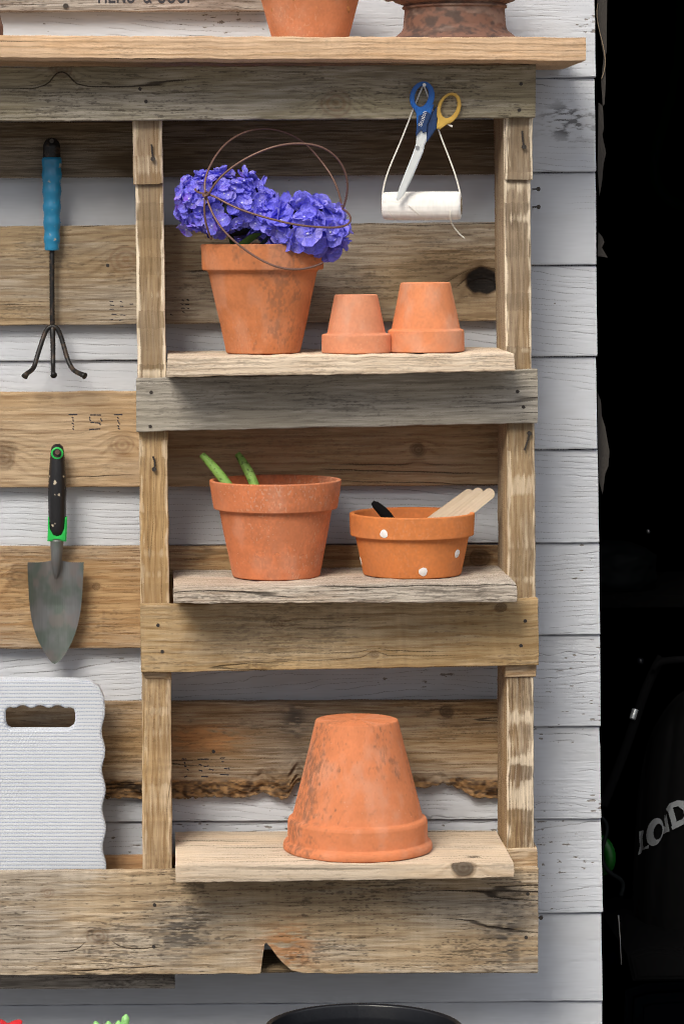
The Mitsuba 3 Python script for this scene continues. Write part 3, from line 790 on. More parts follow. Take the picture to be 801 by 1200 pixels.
st = put(f'{sE}__stamp', dashes([(213, 890, 218, 890), (216, 894, 217, 895.5), (216.5, 898, 218, 899), (219, 902, 221, 903), (216, 911, 219, 910), (232, 890, 244, 890), (233, 896, 236, 897), (239, 899, 244, 898), (233, 903, 237, 904), (236, 910.5, 243, 910.5),
                            (258, 889, 263, 888.5), (260, 893, 262, 893), (263, 901, 269, 901.5), (258, 908, 268, 908.5), (245, 902, 250, 903)], YB, 1.3), 'ink')

labels[st] = {'kind': 'stuff'}

# ------------------------------------------------------------------ terracotta
def shelf_z(n, Yc):
    a, b, _ = SHELF[n]
    return (a[2] + b[2]) / 2, a, b


def stand(n, px, Y):
    """The height of the shelf's top under a pot whose middle is seen at px."""
    a, b, _ = SHELF[n]
    x = at(px, 500, Y)[0]
    t = (x - a[0]) / (b[0] - a[0])
    return a[2] + (b[2] - a[2]) * t + 0.0006


def pot(name, n, cx, Y, prof_px, cid, label, group=None, cat='flower pot', wall=5.0, seg=88):
    """An upright pot. prof_px: (radius, height) of its outside, in picture units, from the foot to the lip."""
    k = size(1, Y)
    z = stand(n, cx, Y)
    c = at(cx, 0, Y)
    c = np.array([at(cx, 300 + (1.625 - z) * 300, Y)[0], Y, z])
    p = [(r * k, h * k) for r, h in prof_px]
    w = wall * k
    lip_r, lip_h = p[-1]
    inner = [(lip_r - w, lip_h), (p[0][0] + 0.25 * (lip_r - p[0][0]) - 0.2 * w, 0.25 * lip_h), (p[0][0] - w * 0.6, w), (0.0, w)]
    key = numbered(name)
    m, uv = lathe([(0.0, 0.0)] + p + inner, c, cid, seg, round_=0.0022, closed=False, wob=0.0006)
    put(key, m, 'clay', True, uv)
    say(key, label, cat, group)
    return key, c, k


def inverted(name, n, cx, Y, prof_px, cid, label, group=None, lean=0.0):
    """An upside-down pot. prof_px: (radius, height) of its outside from the lip (on the shelf) up to the foot."""
    k = size(1, Y)
    z = stand(n, cx, Y)
    c = np.array([at(cx, 260 + (1.625 - z) / k, Y)[0], Y, z])
    p = [(r * k, h * k) for r, h in prof_px]
    rt, zt_ = p[-1]
    w = 5 * k
    hole = 6.0 * k
    profile = p + [(hole, zt_), (hole, zt_ - w), (rt - w, zt_ - w), (p[0][0] - w, 0.0)]
    key = numbered(name)
    m, uv = lathe(profile, c, cid, 88, round_=0.0022, closed=True, wob=0.0006)
    put(key, m, 'clay', True, uv)
    say(key, label, 'flower pot', group)
    return key, c, k


cA = clay_id((0.50, 0.175, 0.070), 0.30, 0.45, 0.12, side=0.34, spread=0.05)
cB = clay_id((0.60, 0.245, 0.135), 0.85, 0.05, 0.2)
cC = clay_id((0.62, 0.225, 0.100), 0.75, 0.12, 0.1)
cD = clay_id((0.54, 0.175, 0.075), 0.35, 0.2, 0.3)
cE = clay_id((0.58, 0.19, 0.055), 0.12, 0.10, 0.1)
cF = clay_id((0.57, 0.195, 0.085), 0.45, 0.72, 0.2, side=0.235, spread=0.07)
cG = clay_id((0.52, 0.19, 0.09), 0.35, 0.1, 0.2, crust=1.0)

potA, cenA, kA = pot('flower_pot', 1, 308, 0.015, [(43, 0), (63.5, 94), (65.5, 97), (71, 97.5), (72.5, 128)], cA, 'tall terracotta pot holding the cut purple hydrangeas')
inverted('flower_pot', 1, 417.5, -0.012, [(41, 0), (40.5, 21.5), (34, 22.5), (25, 68)], cB, 'smallest upside-down terracotta pot, pale and dusty, beside a slightly taller one')
inverted('flower_pot', 1, 499, -0.005, [(45, 0), (44.5, 25), (40, 26.5), (29, 81)], cC, 'small clean orange upside-down pot at the right end of the upper shelf')
potD, cenD, kD = pot('flower_pot', 2, 321.5, 0.030, [(51, 0), (66, 77), (68, 79), (72.5, 79.5), (77.5, 113)], cD, 'squat speckled terracotta pot with two mossy green handles inside', wall=5.5)
bowl, cenE, kE = pot('flower_pot', 2, 481, 0.028, [(57, 0), (66, 44), (67.5, 45.5), (72, 46), (73.5, 72)], cE, 'low orange bowl-shaped pot with painted white dots', cat='flower pot', wall=6)
inverted('flower_pot', 3, 419, -0.004, [(87, 0), (87.5, 5), (86, 9), (82, 11), (81.5, 33), (80, 36.5), (76, 38), (48, 151)], cF, 'large sooty upside-down terracotta pot alone on the lowest shelf')
cG_key, _, _ = pot('flower_pot', 0, 365, 0.020, [(44, 0), (58, 52), (60, 54), (63, 54.5), (65, 80)], cG, 'terracotta pot with a crusty band on the top plank')


def on_wall(c, k, prof, px, py, Y):
    """The angle and height at which the spot seen at (px, py) lies on a pot's outside."""
    rs, hs = np.array([p[0] for p in prof]) * k, np.array([p[1] for p in prof]) * k
    yy = Y - 0.05
    for _ in range(12):
        q = at(px, py, yy)
        h = q[2] - c[2]
        r = np.interp(h, hs, rs)
        dx = np.clip(q[0] - c[0], -r * 0.999, r * 0.999)
        yy = c[1] - math.sqrt(r * r - dx * dx)
    return np.array([c[0] + dx, yy, c[2] + h]), r, math.atan2(yy - c[1], dx), h


PE = [(57, 0), (66, 44), (67.5, 45.5), (72, 46), (73.5, 72)]
for x, y, rx in ((449.5, 626, 5.0), (495.5, 670.5, 5.2), (535.3, 649, 5.0), (421, 657.5, 5.0)):
    p0, r, th, h = on_wall(cenE, kE, PE, x, y, 0.028)
    slope = (73.5 - 72) / 26 if h > 46 * kE else (66 - 57) / 44.0
    pts, fac = [], []
    rad = rx * kE
    ringn = 20
    for j in range(3):
        for i in range(ringn):
            a = 2 * math.pi * i / ringn
            rr = rad * (0, 0.94, 1.0)[j] * (1 + 0.06 * math.sin(3 * a + x))
            hh = h + rr * math.sin(a)
            R = r + (hh - h) * slope + (0.0007 if j < 2 else -0.0005)
            t = th + rr * math.cos(a) / r
            pts.append([cenE[0] + R * math.cos(t), cenE[1] + R * math.sin(t), cenE[2] + hh])
    for j in range(2):
        for i in range(ringn):
            i2 = (i + 1) % ringn
            fac += [[j * ringn + i, (j + 1) * ringn + i, (j + 1) * ringn + i2], [j * ringn + i, (j + 1) * ringn + i2, j * ringn + i2]]
    put(f'{bowl}__dot', (np.array(pts), np.array(fac)), 'paint_dot', True)

# ------------------------------------------------------------------ hydrangeas
def floret(petals=4, cup=0.35, seed=0):
    r = np.random.default_rng(seed)
    V, F, UV = [], [], []
    ns, nt = 7, 5
    for q in range(petals):
        th0 = 2 * math.pi * q / petals + 0.15 * r.normal()
        L = 1.0 + 0.1 * r.normal()
        Wd = 0.70 + 0.06 * r.normal()
        lift = 0.07 * (q % 2) + 0.03
        tw = 0.25 * r.normal()
        base = len(V)
        for i in range(ns):
            s = i / (ns - 1)
            half = Wd * (0.14 + 0.86 * math.sin(math.pi * min(1, 0.06 + 0.66 * s))) * math.sqrt(max(0.04, 1 - (max(0, s - 0.6) / 0.42) ** 2))
            for j in range(nt):
                t = -1 + 2 * j / (nt - 1)
                x = s * L * (1 - 0.07 * t * t * s)
                y = half * t
                z = lift + cup * s * s * 0.8 + 0.16 * t * t * s + tw * y * s * 0.8 + 0.05 * math.sin(5 * s + 3 * t + q) - 0.22 * max(0, s - 0.65)
                V.append([x * math.cos(th0) - y * math.sin(th0), x * math.sin(th0) + y * math.cos(th0), z])
                UV.append([min(0.98, max(0.01, s)) + seed * 4 + q, t])
        for i in range(ns - 1):
            for j in range(nt - 1):
                a = base + i * nt + j
                F += [[a, a + nt, a + nt + 1], [a, a + nt + 1, a + 1]]
    bead = trimesh.creation.icosphere(1, 0.13)
    b = len(V)
    V += (np.array(bead.vertices) + [0, 0, 0.10]).tolist()
    UV += [[seed * 4 + 0.001, 0.0]] * len(bead.vertices)
    F += (np.array(bead.faces) + b).tolist()
    return mikit.ply((np.array(V), np.array(F)), 'petal', True, np.array(UV))


FLORETS = [floret(4, 0.30 + 0.12 * (i % 3), i) for i in range(7)]


def flower_head(label, cx, cy, Y, rx, ry, rz, tilt, count, fsize, seed):
    key = thing('hydrangea_flower', label, 'flower', 'cut hydrangea heads in the tall pot')
    r = np.random.default_rng(seed)
    c = at(cx, cy, Y)
    core = trimesh.creation.icosphere(3, 1.0)
    core.apply_scale((rx * 0.80, rz * 0.80, ry * 0.80))
    core.apply_transform(trimesh.transformations.rotation_matrix(tilt, [0, 1, 0]))
    core.apply_translation(c)
    put(f'{key}__core', core, 'core_green', True)
    stem_top = c - [0, 0, ry * 0.5]
    foot = np.array([cenA[0] + 0.1 * (c[0] - cenA[0]), cenA[1], cenA[2] + 0.035])
    put(f'{key}__stem', tube([foot, (foot + stem_top) / 2 + [0, 0.01, 0], stem_top], 0.004, 8), 'leaf', True)
    R = trimesh.transformations.rotation_matrix(tilt, [0, 1, 0])[:3, :3]
    for i in range(count):
        z = 1 - 1.72 * (i + 0.5) / count
        ph = i * 2.39996 + 0.25 * r.normal()
        d = np.array([math.sqrt(1 - z * z) * math.cos(ph), math.sqrt(1 - z * z) * math.sin(ph), z])
        d = d + 0.09 * r.normal(size=3)
        d /= np.linalg.norm(d)
        if d[1] > 0.75:
            continue
        lump = 1 + 0.08 * math.sin(5 * ph + seed) * math.sin(4 * z * 2 + seed) + 0.07 * r.normal()
        pos = R @ (d * [rx, rz, ry] * lump) + c
        nrm = R @ (d / [rx, rz, ry])
        nrm = nrm / np.linalg.norm(nrm) + 0.33 * r.normal(size=3)
        nrm /= np.linalg.norm(nrm)
        x = np.cross(nrm, [0.3, 0.2, 0.9])
        x /= np.linalg.norm(x)
        a = r.uniform(0, 6.28)
        yv = np.cross(nrm, x)
        X, Yv = x * math.cos(a) + yv * math.sin(a), -x * math.sin(a) + yv * math.cos(a)
        s = fsize * (1 + 0.17 * r.normal())
        M = np.eye(4)
        M[:3, 0], M[:3, 1], M[:3, 2], M[:3, 3] = X * s, Yv * s, nrm * s, pos - nrm * 0.3 * s
        k = numbered(f'{key}__floret')
        scene[k] = {**FLORETS[int(r.integers(7))], 'to_world': T(M.tolist())}
    return key


flower_head('violet hydrangea head at the left of the tall pot with many small petals', 266, 244, -0.005, size(57), size(40), size(46), 0.22, 298, 0.0104, 3)
flower_head('bluer hydrangea head hanging over the right of the tall pot with broad petals', 357, 268, -0.030, size(46), size(32), size(42), 0.12, 96, 0.0180, 8)
# leaves below the heads
for pts, nm in (([(276, 288, -0.05), (290, 282, -0.06), (306, 274, -0.055)], 'a'), ([(300, 291, -0.05), (312, 281, -0.05), (322, 272, -0.04)], 'b')):
    P = np.array([at(x, y, Y) for x, y, Y in pts])
    n = 9
    q = np.linspace(0, 1, n)
    mid = (1 - q[:, None]) ** 2 * P[0] + 2 * q[:, None] * (1 - q[:, None]) * P[1] + q[:, None] ** 2 * P[2]
    wd = 0.011 * np.sin(np.pi * np.clip(q, 0.03, 0.98)) ** 0.8
    V = np.vstack([mid + np.outer(wd, [0.35, -0.55, 0.75]), mid + [0, 0.002, -0.002], mid - np.outer(wd, [0.35, -0.55, 0.75])])
    i = np.arange(n - 1)
    F = np.vstack([np.stack([i, i + 1, i + n + 1], 1), np.stack([i, i + n + 1, i + n], 1), np.stack([i + n, i + n + 1, i + 2 * n + 1], 1), np.stack([i + n, i + 2 * n + 1, i + 2 * n], 1)])
    put('hydrangea_flower_001__leaf', (V, F), 'leaf', True)

# the rusty wire loops round the flowers
def wz(x, y, Y):
    return at(190 + x / 3.483, 140 + y / 3.483, Y)


loops = [
    [(178, 310, -.075), (175, 250, -.068), (195, 190, -.055), (240, 120, -.035), (300, 70, -.015), (370, 42, .0), (440, 38, .015), (520, 60, .025), (590, 105, .03), (640, 160, .03), (690, 230, .02), (720, 300, .0), (735, 365, -.03)],
    [(190, 305, -.08), (230, 245, -.085), (300, 185, -.09), (380, 140, -.095), (470, 108, -.095), (560, 98, -.09), (640, 110, -.085), (700, 145, -.075), (740, 200, -.065), (755, 260, -.055), (752, 310, -.045), (738, 360, -.035)],
    [(735, 365, -.03), (762, 388, -.05), (768, 410, -.065), (752, 430, -.08), (715, 440, -.09), (650, 440, -.098), (550, 430, -.104), (440, 405, -.106), (340, 375, -.102), (250, 335, -.092), (200, 310, -.08), (165, 302, -.07), (138, 292, -.06), (135, 284, -.055)],
    [(178, 305, -.078), (195, 360, -.085), (240, 440, -.094), (310, 510, -.098), (380, 560, -.099), (450, 595, -.100), (530, 612, -.096), (600, 605, -.088), (655, 585, -.075)],
    [(178, 308, -.076), (172, 370, -.078), (180, 430, -.072), (200, 490, -.060)],
]
wire = thing('wire_cage', 'thin rusty wire bent into loops around the purple hydrangeas', 'wire')
for lp in loops:
    put(f'{wire}__loop', tube([wz(*p) for p in lp], 0.0016, 8, fine=6), 'wire', True)
kn = [wz(170, 300, -.078), wz(178, 312, -.088), wz(188, 304, -.084), wz(180, 296, -.074), wz(172, 306, -.086), wz(186, 312, -.080)]
put(f'{wire}__knot', tube(kn, 0.0013, 7, fine=5), 'wire', True)

# ------------------------------------------------------------------ things in the two pots of the second shelf
for pts, lab in (([(236.5, 533, .045), (246, 543, .04), (257, 556, .035), (268, 571, .03), (285, 600, .02)], 'mossy green tool handle leaning over the left lip of the squat pot'),
                 ([(278, 532, .085), (284, 541, .08), (292, 555, .07), (299, 572, .055), (308, 600, .03)], 'darker green tool handle standing right of the other in the squat pot')):
    P = [at(*p) for p in pts]
    k = put('tool_handle', tube(P, [0.0046, 0.0062, 0.0072, 0.0074, 0.0072], 14), 'moss', True)
    say(k, lab, 'tool handle', 'green handles in the squat pot')

P = [at(*p) for p in [(436.5, 589, .03), (440, 592, .028), (452, 604, .02), (462, 620, .01), (470, 640, .0)]]
m = tube(P, [0.0032, 0.0058, 0.0078, 0.008, 0.007], 14)
k = put('black_tool', m, 'matt_black', True)
say(k, 'black plastic handle sticking out of the dotted bowl', 'tool handle')


def stick(foot, tip, w_px, Yf, Yt, label):
    a, b = at(*foot, Yf), at(*tip, Yt)
    d = (b - a) / np.linalg.norm(b - a)
    L = np.linalg.norm(b - a)
    w = size(w_px) / 2
    side = np.cross(d, [0.12, -1.0, 0.15])
    side /= np.linalg.norm(side)
    nrm = np.cross(side, d)
    poly = LineString([(w, 0), (L - w * 0.9, 0)]).buffer(w, quad_segs=8)
    mm = trimesh.creation.extrude_polygon(poly, 0.002, engine='earcut')
    v = np.array(mm.vertices)
    uv = np.stack([v[:, 0] + 4 * rng.random(), v[:, 1]], -1)
    V = a + np.outer(v[:, 0], d) + np.outer(v[:, 1], side) + np.outer(v[:, 2], nrm)
    k = put('craft_stick', (V, mm.faces), 'stick', False, uv)
    say(k, label, 'plant marker', 'wooden plant markers in the dotted bowl')


stick((474, 634), (553, 576.5), 13, .030, .056, 'pale wooden plant marker, the one furthest back in the dotted bowl')
stick((484, 639), (564, 574.8), 13, .018, .046, 'pale wooden plant marker between two others in the dotted bowl')
stick((496, 641), (577, 575.5), 13, .006, .036, 'pale wooden plant marker in front, reaching past the right lip of the dotted bowl')

# ------------------------------------------------------------------ scissors and twine
YC = -0.037


def sz(x, y, Y=YC):
    return (430 + x / 5.715, 80 + y / 5.715)


sc = thing('scissors', 'scissors with a blue and a yellow handle hanging point down on the pallet', 'scissors')
ringB = Polygon([sz(*p) for p in ellipse(370, 190, 82, 104, 12)], [[sz(*p) for p in ellipse(366, 186, 46, 72, 14)]])
def to_world(poly, Y):
    f = lambda r: [at(x, y, Y)[[0, 2]] for x, y in r.coords]
    return Polygon(f(poly.exterior), [f(r) for r in poly.interiors])


shankB = Polygon([sz(*p) for p in [(305, 250), (330, 300), (334, 380), (330, 452), (362, 412), (375, 432), (398, 425), (400, 380), (425, 320), (448, 240), (400, 255), (350, 265)]])
put(f'{sc}__blue_handle', bevelled(to_world(ringB, YC - .004), YC - .004, 0.010, 0.003), 'scissor_blue', 35)
put(f'{sc}__shank', bevelled(to_world(shankB, YC - .003), YC - .003, 0.0075, 0.0022), 'scissor_blue', 35)
lower = Polygon([sz(*p) for p in [(345, 318), (336, 380), (330, 452), (362, 412), (375, 432), (398, 425), (402, 370), (425, 305), (400, 290)]])
put(f'{sc}__shank', bevelled(to_world(lower, YC - .0045), YC - .0045, 0.004, 0.0012), 'scissor_navy', 35)
ringY = Polygon([sz(*p) for p in ellipse(548, 268, 76, 112, 22)], [[sz(*p) for p in ellipse(550, 256, 52, 80, 22)]])
put(f'{sc}__yellow_handle', bevelled(to_world(ringY, YC), YC, 0.010, 0.003), 'scissor_yellow', 35)
shY = Polygon([sz(*p) for p in [(478, 300), (466, 400), (490, 408), (545, 368), (510, 330)]])
put(f'{sc}__yellow_handle', bevelled(to_world(shY, YC + .0005), YC + .0005, 0.009, 0.0025), 'scissor_yellow', 35)
shN = Polygon([sz(*p) for p in [(474, 246), (464, 404), (420, 470), (400, 492), (394, 440), (402, 372), (432, 300)]])
put(f'{sc}__shank', bevelled(to_world(shN, YC + .001), YC + .001, 0.0075, 0.0022), 'scissor_navy', 35)
bl = Polygon([sz(*p) for p in [(331, 450), (364, 412), (374, 434), (398, 424), (398, 472), (380, 512), (371, 562), (300, 722), (243, 848), (206, 890), (192, 874), (215, 802), (262, 680), (302, 580), (328, 505)]])
put(f'{sc}__blade', bevelled(to_world(bl, YC), YC + .0002, 0.0022, 0.0012), 'steel')
bl2 = Polygon([sz(*p) for p in [(372, 440), (402, 430), (402, 478), (384, 518), (376, 560), (308, 722), (250, 842), (214, 882), (222, 800), (310, 600)]])
put(f'{sc}__blade', bevelled(to_world(bl2, YC + .003), YC + .003, 0.0022, 0.0008), 'steel')
q = sz(335, 530)
put(f'{sc}__pivot', nail_head(*q, YC - 0.0005, 0.0031, 0.0014), 'chrome', 40)
tm = meshkit.text_mesh('Scotch', size(4.2), 0.0008)
ang = math.radians(70)
M = np.array([[math.cos(ang), -math.sin(ang)], [math.sin(ang), math.cos(ang)]])
v = np.array(tm.vertices)
xy = v[:, :2] @ M.T
o = at(*sz(352, 392), YC - .0048)
put(f'{sc}__lettering', (np.stack([o[0] + xy[:, 0] + size(5.5) * 0.35, np.full(len(v), YC - .0048) - v[:, 2] * 0.4 + 0.0004, o[2] + xy[:, 1]], -1), tm.faces[:, ::-1]), 'white_paint')

YT = -0.009
tw = thing('twine_spool', 'spool of white cotton twine hanging from its own string under the scissors', 'twine')
a, b = at(448, 241.5, YT + 0.012), at(540, 241.0, YT - 0.006)
L, R_ = np.linalg.norm(b - a), size(16.6)
prof = [(0.006, 0.0), (R_ * 0.80, 0.0), (R_ * 0.92, 0.0015), (R_ * 0.985, 0.006), (R_, L * 0.25), (R_ * 1.01, L * 0.5), (R_ * 1.0, L * 0.8), (R_ * 0.99, L - 0.005), (R_ * 0.93, L - 0.0012), (R_ * 0.80, L), (0.006, L)]
(m, f_), uv = lathe(prof, (0, 0, 0), 0, 60, round_=0.001, closed=False, wob=0.0005)
put(f'{tw}__winding', aim((m, f_), a, b), 'cotton', True, uv)
d = (b - a) / L
put(f'{tw}__tube', aim(lathe([(0.004, -0.001), (0.0125, -0.001), (0.0125, L + 0.001), (0.004, L + 0.001)], (0, 0, 0), 0, 30, round_=0.0004, closed=True)[0], a, b), 'cardboard', 40)
nl = at(495.5, 100, YF - 0.007)
apex = nl + [0, -0.006, 0.001]
lft, rgt = a + [-0.001, 0, 0.004], b + [0.001, 0, 0.004]
P = [at(448, 243, YT + .012), at(448, 228, YT + .010), at(467, 171, -0.018), at(485.5, 124, -0.0275), apex]
put(f'{tw}__string', tube(P, 0.00125, 7, fine=4), 'cotton_string', True)
P = [apex, at(503, 118, -0.0275), at(513.5, 152, -0.024), at(539, 228, YT - .006), at(540.5, 240, YT - .006)]
put(f'{tw}__string', tube(P, 0.00125, 7, fine=4), 'cotton_string', True)
P = [at(527, 242, YT - R_ - .001), at(527.5, 256, YT - R_ + .004), at(531, 265, YT), at(537, 273, YT + .008), at(544, 279, YT + .012)]
put(f'{tw}__string', tube(P, 0.0011, 7, fine=4), 'cotton_string', True)
P = [at(522, 143.5, -.028), at(526, 146.5, -.031), at(530, 148, -.032)]
put(f'{tw}__string', tube(P, [0.0011, 0.0012, 0.002], 7, fine=3), 'cotton_string', True)
for xs in ([(455, 247, 463, 258), (478, 240, 497, 257), (496, 258, 503, 241), (508, 256, 520, 243)]):
    x0, y0, x1, y1 = xs
    P = []
    for t in np.linspace(0, 1, 6):
        x, y = x0 + (x1 - x0) * t, y0 + (y1 - y0) * t
        h = (241.2 - y) / 16.6
        P.append(at(x, y, YT - R_ * math.sqrt(max(0, 1 - h * h)) - 0.0004 + 0.003))
    put(f'{tw}__string', tube(P, 0.0007, 6, fine=2), 'cotton_string', True)
put(f'{rack}__nail', trimesh.util.concatenate([tube([nl + [0, 0.01, 0], nl - [0, 0.018, 0]], 0.0012, 8), tube([nl - [0, 0.018, 0], nl - [0, 0.020, 0]], 0.0026, 10)]), 'chrome', 40)

# ------------------------------------------------------------------ cultivator
YH = YB - 0.016


def cz(x, y):
    return (x / 3.875, 150 + y / 3.871)


cu = thing('hand_cultivator', 'three-pronged hand cultivator with a chipped blue wooden handle hanging on the pallet', 'garden tool')
a, b = at(*cz(235, 132), YH), at(*cz(236, 556), YH)
L = np.linalg.norm(b - a)
h = size(1) / 3.873
prof = [(0.0, 0.0), (42 * h, 0), (47 * h, 0.004)]
zs = np.linspace(0.05, 0.93, 34)
for t in zs:
    base = 47 - 12 * t
    bulge = 2.4 * math.cos((t - 0.2) * 2 * math.pi / 0.17) if 0.1 < t < 0.95 else 0
    prof.append(((base + bulge) * h, t * L))
prof += [(35 * h, L * 0.97), (33 * h, L), (0.0, L)]
put(f'{cu}__handle', aim(lathe(prof, (0, 0, 0), 0, 36, round_=0.0012, closed=False)[0], a, b), 'blue_paint', True)
a2 = at(*cz(234, 44), YH)
L2 = np.linalg.norm(a - a2)
put(f'{cu}__cap', aim(lathe([(0.0, 0.0), (20 * h, 0.001), (34 * h, 0.006), (40 * h, 0.012), (41 * h, L2)], (0, 0, 0), 0, 30, round_=0.001, closed=False)[0], a2, a), 'iron', True)
put(f'{cu}__shaft', tube([at(*cz(236, 556), YH), at(*cz(236, 700), YH), at(*cz(238, 905), YH)], 12 * h, 14, fine=3), 'iron', True)
put(f'{cu}__tine', tube([at(*cz(x, y), YH + d) for x, y, d in [(238, 895, 0), (240, 980, -.006), (241, 1080, -.016), (242, 1112, -.03), (244, 1122, -.036)]], [12.5 * h, 12 * h, 11 * h, 11 * h, 16 * h], 12, fine=4), 'iron', True)
put(f'{cu}__tine', tube([at(*cz(x, y), YH - .002 + d) for x, y, d in [(244, 902, 0), (222, 905, 0), (205, 930, 0), (185, 985, -.004), (165, 1050, -.01), (150, 1092, -.018), (120, 1117, -.032), (112, 1128, -.036)]], [11 * h] * 5 + [11 * h, 12 * h, 16 * h], 12, fine=4), 'iron', True)
put(f'{cu}__tine', tube([at(*cz(x, y), YH - .002 + d) for x, y, d in [(232, 902, 0), (254, 905, 0), (270, 930, 0), (292, 1000, -.004), (312, 1062, -.01), (332, 1096, -.018), (370, 1118, -.032), (386, 1126, -.036)]], [11 * h] * 5 + [11 * h, 12 * h, 16 * h], 12, fine=4), 'iron', True)
put(f'{sA}__nail', trimesh.util.concatenate([tube([at(60.5, 166, YB + .005), at(60.5, 165, YB - .034)], 0.0016, 8), tube([at(60.5, 165, YB - .034), at(60.5, 165, YB - .036)], 0.0035, 10)]), 'nail_metal', 40)

# ------------------------------------------------------------------ trowel
def tz(x, y):
    return (x / 4.285, 510 + y / 4.286)


YV = YB - 0.012
tr = thing('garden_trowel', 'hand trowel with a grey metal blade and a black and green grip', 'garden tool')
h = size(1) / 4.285
rows = [(640, 138, 420), (655, 138, 420), (700, 140, 418), (780, 143, 414), (860, 149, 407), (920, 157, 398), (980, 172, 383), (1030, 190, 365), (1075, 213, 343), (1110, 234, 322), (1135, 252, 300), (1146, 264, 284), (1150, 272, 276)]
nx = 25
from scipy.interpolate import PchipInterpolator
ry = np.array([r[0] for r in rows], float)
yy = np.unique(np.r_[np.linspace(640, 1150, 46), 1143, 1147])
x0, x1 = PchipInterpolator(ry, [r[1] for r in rows])(yy), PchipInterpolator(ry, [r[2] for r in rows])(yy)
front, back_ = [], []
for y, a, b in zip(yy, x0, x1):
    for j in range(nx):
        t = -1 + 2 * j / (nx - 1)
        x = (a + b) / 2 + t * (b - a) / 2
        top = y + (0 if y > 642 else -14 * math.exp(-((x - 282) / 42) ** 2))
        dish = 0.014 * (1 - t * t) * min(1, (1155 - y) / 300)
        ridge = -0.010 * math.exp(-((x - 282) / 26) ** 2) * math.exp(-((y - 640) / 85) ** 2)
        Yp = YV - 0.018 + dish + ridge + 0.010 * ((y - 640) / 510) ** 2
        p = at(*tz(x, top), Yp)
        front.append(p)
        back_.append(p + [0, 0.0017, 0])
n = len(yy)
i = np.arange(n * nx).reshape(n, nx)
q = np.stack([i[:-1, :-1], i[1:, :-1], i[1:, 1:], i[:-1, 1:]], -1).reshape(-1, 4)
F = np.vstack([q[:, [0, 1, 2]], q[:, [0, 2, 3]]])
rim = list(i[0]) + list(i[1:, -1]) + list(i[-1, ::-1][1:]) + list(i[::-1, 0][1:-1])
N = n * nx
E = []
V = np.vstack([front, back_, np.array(front)[rim], np.array(back_)[rim]])
m_ = len(rim)
for j in range(m_):
    k2 = (j + 1) % m_
    E += [[2 * N + j, 2 * N + m_ + j, 2 * N + m_ + k2], [2 * N + j, 2 * N + m_ + k2, 2 * N + k2]]
put(f'{tr}__blade', (V, np.vstack([F, F[:, ::-1] + N, E])), 'patina', True)
put(f'{tr}__neck', tube([at(*tz(286, 520), YV - .012), at(*tz(285, 560), YV - .012), at(*tz(284, 610), YV - .013), at(*tz(283, 660), YV - .011), at(*tz(282, 730), YV - .004)], [34 * h, 33 * h, 29 * h, 24 * h, 6 * h], 20, fine=4), 'patina', True)
hp = [(286, 46, 16), (287, 60, 30), (288, 90, 35), (288, 140, 40), (288, 220, 45), (287, 300, 47), (287, 380, 46), (287, 440, 44), (287, 490, 38), (287, 506, 26)]
put(f'{tr}__grip', tube([at(*tz(x, y), YV - .012) for x, y, r in hp], [r * h for x, y, r in hp], 24, fine=4), 'grip', True)
hg = [(286, 425, 47), (286, 470, 49), (286, 500, 50), (286, 534, 48)]
put(f'{tr}__collar', bevelled(to_world(Polygon([tz(*p) for p in [(241, 412), (250, 415), (256, 470), (270, 497), (286, 503), (304, 497), (316, 470), (324, 415), (336, 412), (335, 470), (332, 536), (237, 536), (240, 470)]]), YV - .021), YV - .0215, 0.018, 0.004), 'green_plastic', 35)
mt = trimesh.creation.torus(26 * h, 6.2 * h, 28, 10)
mt.apply_transform(trimesh.transformations.rotation_matrix(math.pi / 2, [1, 0, 0]))
mt.apply_translation(at(*tz(287, 92), YV - .012 - 33 * h))
put(f'{tr}__hanging_ring', mt, 'green_plastic', True)
md = trimesh.creation.cylinder(22 * h, 0.003, sections=20)
md.apply_transform(trimesh.transformations.rotation_matrix(math.pi / 2, [1, 0, 0]))
md.apply_translation(at(*tz(287, 92), YV - .012 - 33 * h))
put(f'{tr}__hanging_ring__hole', md, 'iron', 30)
put(f'{sC}__nail', trimesh.util.concatenate([tube([at(67.2, 530, YB + .002), at(67.2, 530, YV - .030)], 0.0017, 8), tube([at(67.2, 530, YV - .030), at(67.2, 530, YV - .032)], 0.0038, 12)]), 'rust', 40)

# ------------------------------------------------------------------ kneeling pad
YP = 0.058
pad_pts = [(-120, 797), (40, 796.5), (85, 797), (105, 799), (116, 806), (121.5, 818), (123, 832)]
y = 832.0
while y < 1146:
    y += 3
    pad_pts.append((121.6 - 1.0 + 2.1 * math.cos((y - 836) * 2 * math.pi / 45.5) + (y - 832) * 0.009, y))
pad_pts += [(-120, 1148)]
hole = []
for t in np.linspace(0, 1, 41):
    x = 12 + 69 * t
    hole.append((x, 828.8 - 1.6 * math.cos((x - 6) * 2 * math.pi / 20.5)))
hole += [(86, 831), (88, 836), (88, 846), (86, 852), (81, 855.5), (12, 855.5), (8, 853), (6, 847), (6, 835), (8, 831)]
padp = Polygon(pad_pts, [hole])
pm = bevelled(to_world(padp, YP), YP, 0.024, 0.003)
pv = np.array(pm.vertices)
pm2 = trimesh.Trimesh(pv, pm.faces, process=False)
pm2.fix_normals()
pm2 = trimesh.graph.smooth_shade(pm2, angle=math.radians(35), facet_minarea=None)
pv = np.array(pm2.vertices)
c_, s_ = math.cos(ROLL), math.sin(ROLL)
pu = np.stack([(pv[:, 0] + 1.2) * c_ - (pv[:, 2] - pv[:, 2].min()) * s_, (pv[:, 2] - pv[:, 2].min()) * c_ + (pv[:, 0] + 1.2) * s_ + (pv[:, 1] - YP)], -1)
